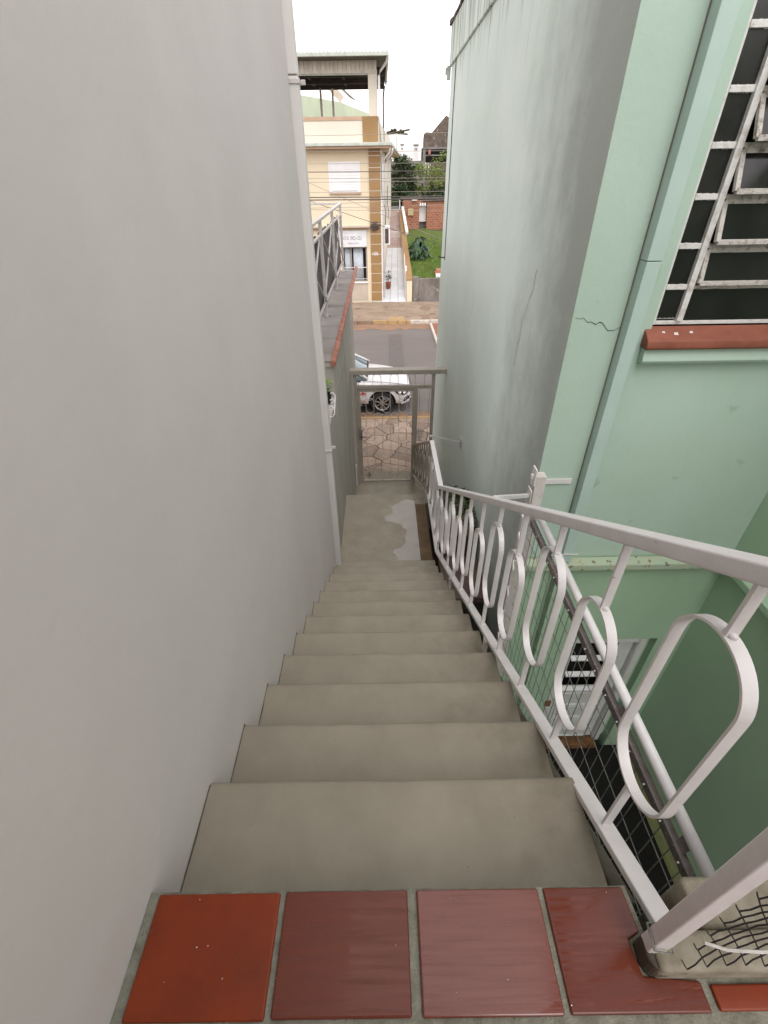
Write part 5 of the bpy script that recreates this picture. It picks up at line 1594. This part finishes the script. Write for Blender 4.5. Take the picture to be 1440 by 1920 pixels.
tmp = obj('body', loft(S), 'car_paint', car)
ss = tmp.modifiers.new('sub', 'SUBSURF'); ss.levels = 2; ss.render_levels = 2
cutters = []
for wx in (0.0, -2.47):
    co = obj('arch_cutter', MB().lathe((wx, CY - .95, CZ + .30), [(.365, 0), (.365, 1.9)], 40, 'Y'), 'black_plastic')
    cutters.append(co)
    bo = tmp.modifiers.new('arch', 'BOOLEAN'); bo.object = co; bo.operation = 'DIFFERENCE'; bo.solver = 'EXACT'
dg = bpy.context.evaluated_depsgraph_get()
me = bpy.data.meshes.new_from_object(tmp.evaluated_get(dg))
tmp.modifiers.clear()
tmp.data = me
for co in cutters: bpy.data.objects.remove(co)
me.materials.clear(); me.materials.append(MT['car_paint'])
smooth_by_angle(tmp, 45)
body = tmp
obj('under_body', MB().box(-2.9, .55, CY - .62, CY + .62, CZ + .17, CZ + .52), 'black_plastic', car)
# cabin: glass house, roof, pillars
G_ = [
    (-.40, [(.70, .86), (.70, .90), (.60, .955), (.34, .975), (.02, .985)]),
    (-.78, [(.74, .88), (.72, .98), (.64, 1.13), (.40, 1.19), (.02, 1.21)]),
    (-1.20, [(.745, .88), (.70, 1.05), (.60, 1.36), (.40, 1.42), (.02, 1.44)]),
    (-1.70, [(.745, .88), (.70, 1.05), (.58, 1.39), (.40, 1.45), (.02, 1.47)]),
    (-2.50, [(.74, .90), (.69, 1.06), (.57, 1.38), (.40, 1.43), (.02, 1.45)]),
    (-2.92, [(.70, .92), (.66, 1.06), (.55, 1.26), (.38, 1.33), (.02, 1.35)]),
    (-3.10, [(.66, .90), (.63, .96), (.55, 1.02), (.36, 1.05), (.02, 1.06)]),
]
cabin = obj('cabin_glass', loft(G_), 'car_glass', car)
smooth_by_angle(cabin, 30)
def on_roof(x0, x1, rows_):
    pass
roofm = MB()
rst = [(-1.16, .60, 1.35, 1.445), (-1.70, .59, 1.40, 1.478), (-2.50, .58, 1.39, 1.458), (-2.95, .56, 1.27, 1.36)]
for (x, hw, ze, zc) in rst:
    for (f, z) in ((-1, ze), (-.66, zc - .02), (0, zc + .004), (.66, zc - .02), (1, ze)):
        roofm.v.append(Vector((x, CY + f * hw, CZ + z + .008)))
for i in range(len(rst) - 1):
    for j in range(4):
        a = i * 5 + j
        roofm.f.append((a, a + 1, a + 6, a + 5))
ro = obj('roof', roofm, 'car_paint', car, smooth=True)
ro.modifiers.new('t', 'SOLIDIFY').thickness = -.03
for s_ in (-1, 1):
    for (nm, pts) in (('a_pillar', [(-.36, .705, .93), (-.78, .655, 1.15), (-1.20, .605, 1.385), (-1.7, .59, 1.42)]),
                      ('roof_rail', [(-1.7, .592, 1.41), (-2.5, .585, 1.40), (-2.95, .56, 1.28)]),
                      ('b_pillar', [(-1.62, .745, .90), (-1.66, .70, 1.08), (-1.72, .60, 1.40)]),
                      ('c_pillar', [(-2.72, .72, .92), (-2.80, .67, 1.1), (-2.92, .57, 1.29)])):
        obj(nm, MB().tube([(x, CY + s_ * hw, CZ + z) for (x, hw, z) in pts], .035 if nm != 'b_pillar' else .03, 8), 'car_paint' if nm != 'b_pillar' else 'black_plastic', car, smooth=True)
    # quarter window post and door mirror
    obj('window_trim', MB().tube([(-.55, CY + s_ * .755, CZ + .885), (-1.2, CY + s_ * .76, CZ + .90), (-2.7, CY + s_ * .755, CZ + .92)], .014, 6), 'black_plastic', car, smooth=True)
    mr_ = obj('door_mirror', MB().lathe((-.70, CY + s_ * .93, CZ + .86), [(.05, -.09), (.085, -.06), (.095, 0), (.085, .06), (.05, .09)], 14, 'Y'), 'car_paint', car, smooth=True)
    mr_.scale = (.75, 1, .85)
    obj('mirror_arm', MB().bar((-.68, CY + s_ * .74, CZ + .88), (-.70, CY + s_ * .87, CZ + .90), .05, .04), 'black_plastic', car)
    # headlight
    hl = MB()
    fr_ = [(.22, .795, .70), (.46, .765, .665), (.64, .64, .60), (.675, .60, .52), (.56, .745, .50), (.40, .80, .545)]
    p3 = [(x, CY + s_ * (hw - .02), CZ + z) for (x, hw, z) in fr_]
    nrm = Vector((.55, s_ * .8, .25)).normalized()
    hl.extrude(p3, nrm * .05)
    ho = obj('headlight', hl, 'black_plastic', car, bevel=.008)
    for (x, hw, z, r) in ((.44, .79, .60, .05), (.56, .73, .575, .042)):
        c = Vector((x, CY + s_ * hw, CZ + z)) + nrm * .022
        q = MB()
        for i in range(12):
            a = 2 * math.pi * i / 12
            t1_ = nrm.cross(Vector((0, 0, 1))).normalized(); t2_ = t1_.cross(nrm)
            q.v.append(c + t1_ * r * math.cos(a) + t2_ * r * .8 * math.sin(a))
        for i in range(12): q.v.append(q.v[i] + nrm * .02)
        q.f = [tuple(range(12, 24))] + [(i, (i + 1) % 12, 12 + (i + 1) % 12, 12 + i) for i in range(12)]
        obj('lens', q, 'chrome', ho)
    # lower air intake with white trim
    p3 = [(x, CY + s_ * hw, CZ + z) for (x, hw, z) in ((.56, .74, .33), (.70, .60, .35), (.735, .56, .42), (.66, .66, .46), (.58, .745, .41))]
    obj('air_intake', MB().extrude(p3, Vector((.4, s_ * .6, 0)).normalized() * .03), 'black_plastic', car, bevel=.006)
    obj('bumper_trim', MB().tube([(.50, CY + s_ * .80, CZ + .285), (.66, CY + s_ * .68, CZ + .31), (.76, CY + s_ * .52, CZ + .37), (.755, CY + s_ * .53, CZ + .45)], .018, 6), 'car_paint', car, smooth=True)
obj('grille', MB().box(.72, .785, CY - .40, CY + .40, CZ + .50, CZ + .57), 'black_plastic', car, bevel=.01)
obj('lower_grille', MB().box(.70, .782, CY - .42, CY + .42, CZ + .25, CZ + .36), 'black_plastic', car, bevel=.01)
obj('wiper_cowl', MB().box(-.50, -.36, CY - .66, CY + .66, CZ + .945, CZ + .965), 'black_plastic', car, bevel=.005)
obj('side_sill', MB().box(-2.05, -.42, CY - .80, CY + .80, CZ + .20, CZ + .255), 'black_plastic', car, bevel=.01)
for (xa, za, xb, zb) in ((-.60, .28, -.60, .86), (-1.66, .28, -1.66, .86)):
    obj('door_gap', MB().box(xa - .004, xa + .004, CY - .838, CY - .80, CZ + za, CZ + zb), 'joint', car)
obj('door_handle', MB().box(-1.58, -1.42, CY - .86, CY - .82, CZ + .74, CZ + .775), 'car_paint', car, bevel=.008)
obj('hood_seam', MB().tube([(-.34, CY - .735, CZ + .88), (.1, CY - .70, CZ + .835), (.4, CY - .64, CZ + .775), (.60, CY - .52, CZ + .71)], .006, 5), 'far_grey', car)
# wheels
def wheel(wx, side):
    yo = CY + side * .80
    w = obj('wheel', MB().lathe((wx, yo, CZ + .30), [(.19, .02 * -side), (.205, .0), (.262, -.012 * -side * -1), (.295, .02 * -side), (.302, .06 * -side), (.302, .15 * -side), (.285, .185 * -side), (.2, .19 * -side)], 40, 'Y', caps=False), 'rubber', car)
    smooth_by_angle(w, 40)
    rim = MB()
    yr_ = yo + side * -.006
    rim.lathe((wx, yr_, CZ + .30), [(.196, .0), (.203, side * .010), (.197, side * .012), (.178, -side * .02), (.17, -side * .09)], 40, 'Y', caps=False)
    ro_ = obj('rim', rim, 'alloy', w)
    ro_.data.polygons.foreach_set('use_smooth', [True] * len(ro_.data.polygons))
    obj('brake_drum', MB().lathe((wx, yo - side * .10, CZ + .30), [(.165, 0), (.165, side * .012)], 24, 'Y'), 'black_plastic', w)
    for i in range(8):
        a = 2 * math.pi * i / 8 + .2
        a2 = a + .32
        p = Vector((wx + .03 * math.cos(a), yr_ - side * .004, CZ + .30 + .03 * math.sin(a)))
        q = Vector((wx + .185 * math.cos(a2), yr_ - side * .012, CZ + .30 + .185 * math.sin(a2)))
        obj('spoke', MB().bar(p, q, .032, .018, up=(0, 1, 0)), 'alloy', w, bevel=.004, seg=1)
    obj('hub_cap', MB().lathe((wx, yr_ - side * .01, CZ + .30), [(.045, 0), (.045, side * .018), (.03, side * .022)], 20, 'Y'), 'alloy', w)
for wx in (0.0, -2.47):
    for sd2 in (-1, 1): wheel(wx, sd2)
# orange roof-and-waves logo on the front door and a small word under it
def logo(cx, cz, s, yf, parent):
    mb = MB()
    roofp = [(-1, 0), (0, .95), (1, 0), (.82, -.14), (0, .42), (-.82, -.14)]
    mb.extrude([(cx + p[0] * s, yf, cz + p[1] * s) for p in roofp], (0, -.003, 0))
    for (r0, r1) in ((.62, .40),):
        n = 8
        out = []
        for i in range(n + 1):
            a = rad(40) + rad(100) * i / n
            out.append((r0 * math.cos(a), -.45 + r0 * math.sin(a)))
        for i in range(n + 1):
            a = rad(140) - rad(100) * i / n
            out.append((r1 * math.cos(a), -.45 + r1 * math.sin(a)))
        mb.extrude([(cx + p[0] * s, yf, cz + p[1] * s) for p in out], (0, -.003, 0))
    mb.extrude([(cx + .13 * s * math.cos(a), yf, cz + (-.40 + .13 * math.sin(a)) * s) for a in [i * math.pi / 4 for i in range(8)]], (0, -.003, 0))
    return obj('door_logo', mb, 'logo', parent)
logo(-.50, CZ + .56, .085, CY - .838, car)
text_mesh('door_text', 'iLUP', .07, 'logo', car, (-.58, CY - .838, CZ + .36), RX90, extrude=.002)
obj('door_mark', MB().box(-.58, -.53, CY - .838, CY - .834, CZ + .20 + .05, CZ + .30), 'grey_vinyl', car)
hlg = MB()
obj('hood_logo', MB().add([(.10, CY - .10, CZ + .925), (.24, CY + .04, CZ + .905), (.10, CY + .18, CZ + .925), (.06, CY + .12, CZ + .93), (.14, CY + .04, CZ + .92), (.06, CY - .04, CZ + .93),
                           (.10, CY - .10, CZ + .90), (.24, CY + .04, CZ + .88), (.10, CY + .18, CZ + .90), (.06, CY + .12, CZ + .905), (.14, CY + .04, CZ + .895), (.06, CY - .04, CZ + .905)],
                          [(0, 1, 4, 5), (1, 2, 3, 4), (6, 7, 1, 0), (7, 8, 2, 1), (8, 9, 3, 2), (9, 10, 4, 3), (10, 11, 5, 4), (11, 6, 0, 5)]), 'logo', car)

# broken stones heap by the right of the near pavement
rb = MB()
for i in range(60):
    c = Vector((.86 + rng.uniform(-.13, .13), 10.0 + rng.uniform(-.35, .35), Z_NEAR + .012))
    s_ = rng.uniform(.015, .045)
    rb.add([c + Vector((rng.uniform(-1, 1), rng.uniform(-1, 1), rng.uniform(0, 1))) * s_ for _ in range(4)], [(0, 1, 2), (0, 2, 3), (0, 3, 1), (1, 3, 2)])
tag(obj('rubble', rb, 'far_grey'), 'patch of broken grey rubble in the flagstone pavement', 'rubble', kind='stuff')
# crumbs and specks on steps and tiles
def specks(n_, pts_fn, mt_, nm, lb):
    mb = MB()
    for i in range(n_):
        c = Vector(pts_fn())
        s_ = rng.uniform(.0006, .0016)
        mb.add([c + Vector((rng.uniform(-1, 1) * s_, rng.uniform(-1, 1) * s_, 0)), c + Vector((s_, -s_ * .3, .001)), c + Vector((-s_ * .2, s_, .002)), c + Vector((-s_, -s_ * .8, .001))], [(0, 1, 2), (0, 2, 3), (1, 3, 2), (0, 3, 1)])
    tag(obj(nm, mb, mt_), lb, 'grit', kind='stuff')
def on_steps():
    k = rng.randint(1, 8)
    return (min(.54, rng.uniform(-.5, .54) + rng.random() * .3), Y0 + (k - 1) * TR + rng.uniform(.03, .26), -k * RI + .001)
specks(90, on_steps, 'joint', 'dark_grit', 'fine dark grit lying on the upper steps')
def on_tiles():
    return (rng.uniform(-.5, .5), rng.uniform(.15, .33), .002)
specks(12, on_tiles, 'white', 'pale_grit', 'fine pale grit lying on the clay tiles')
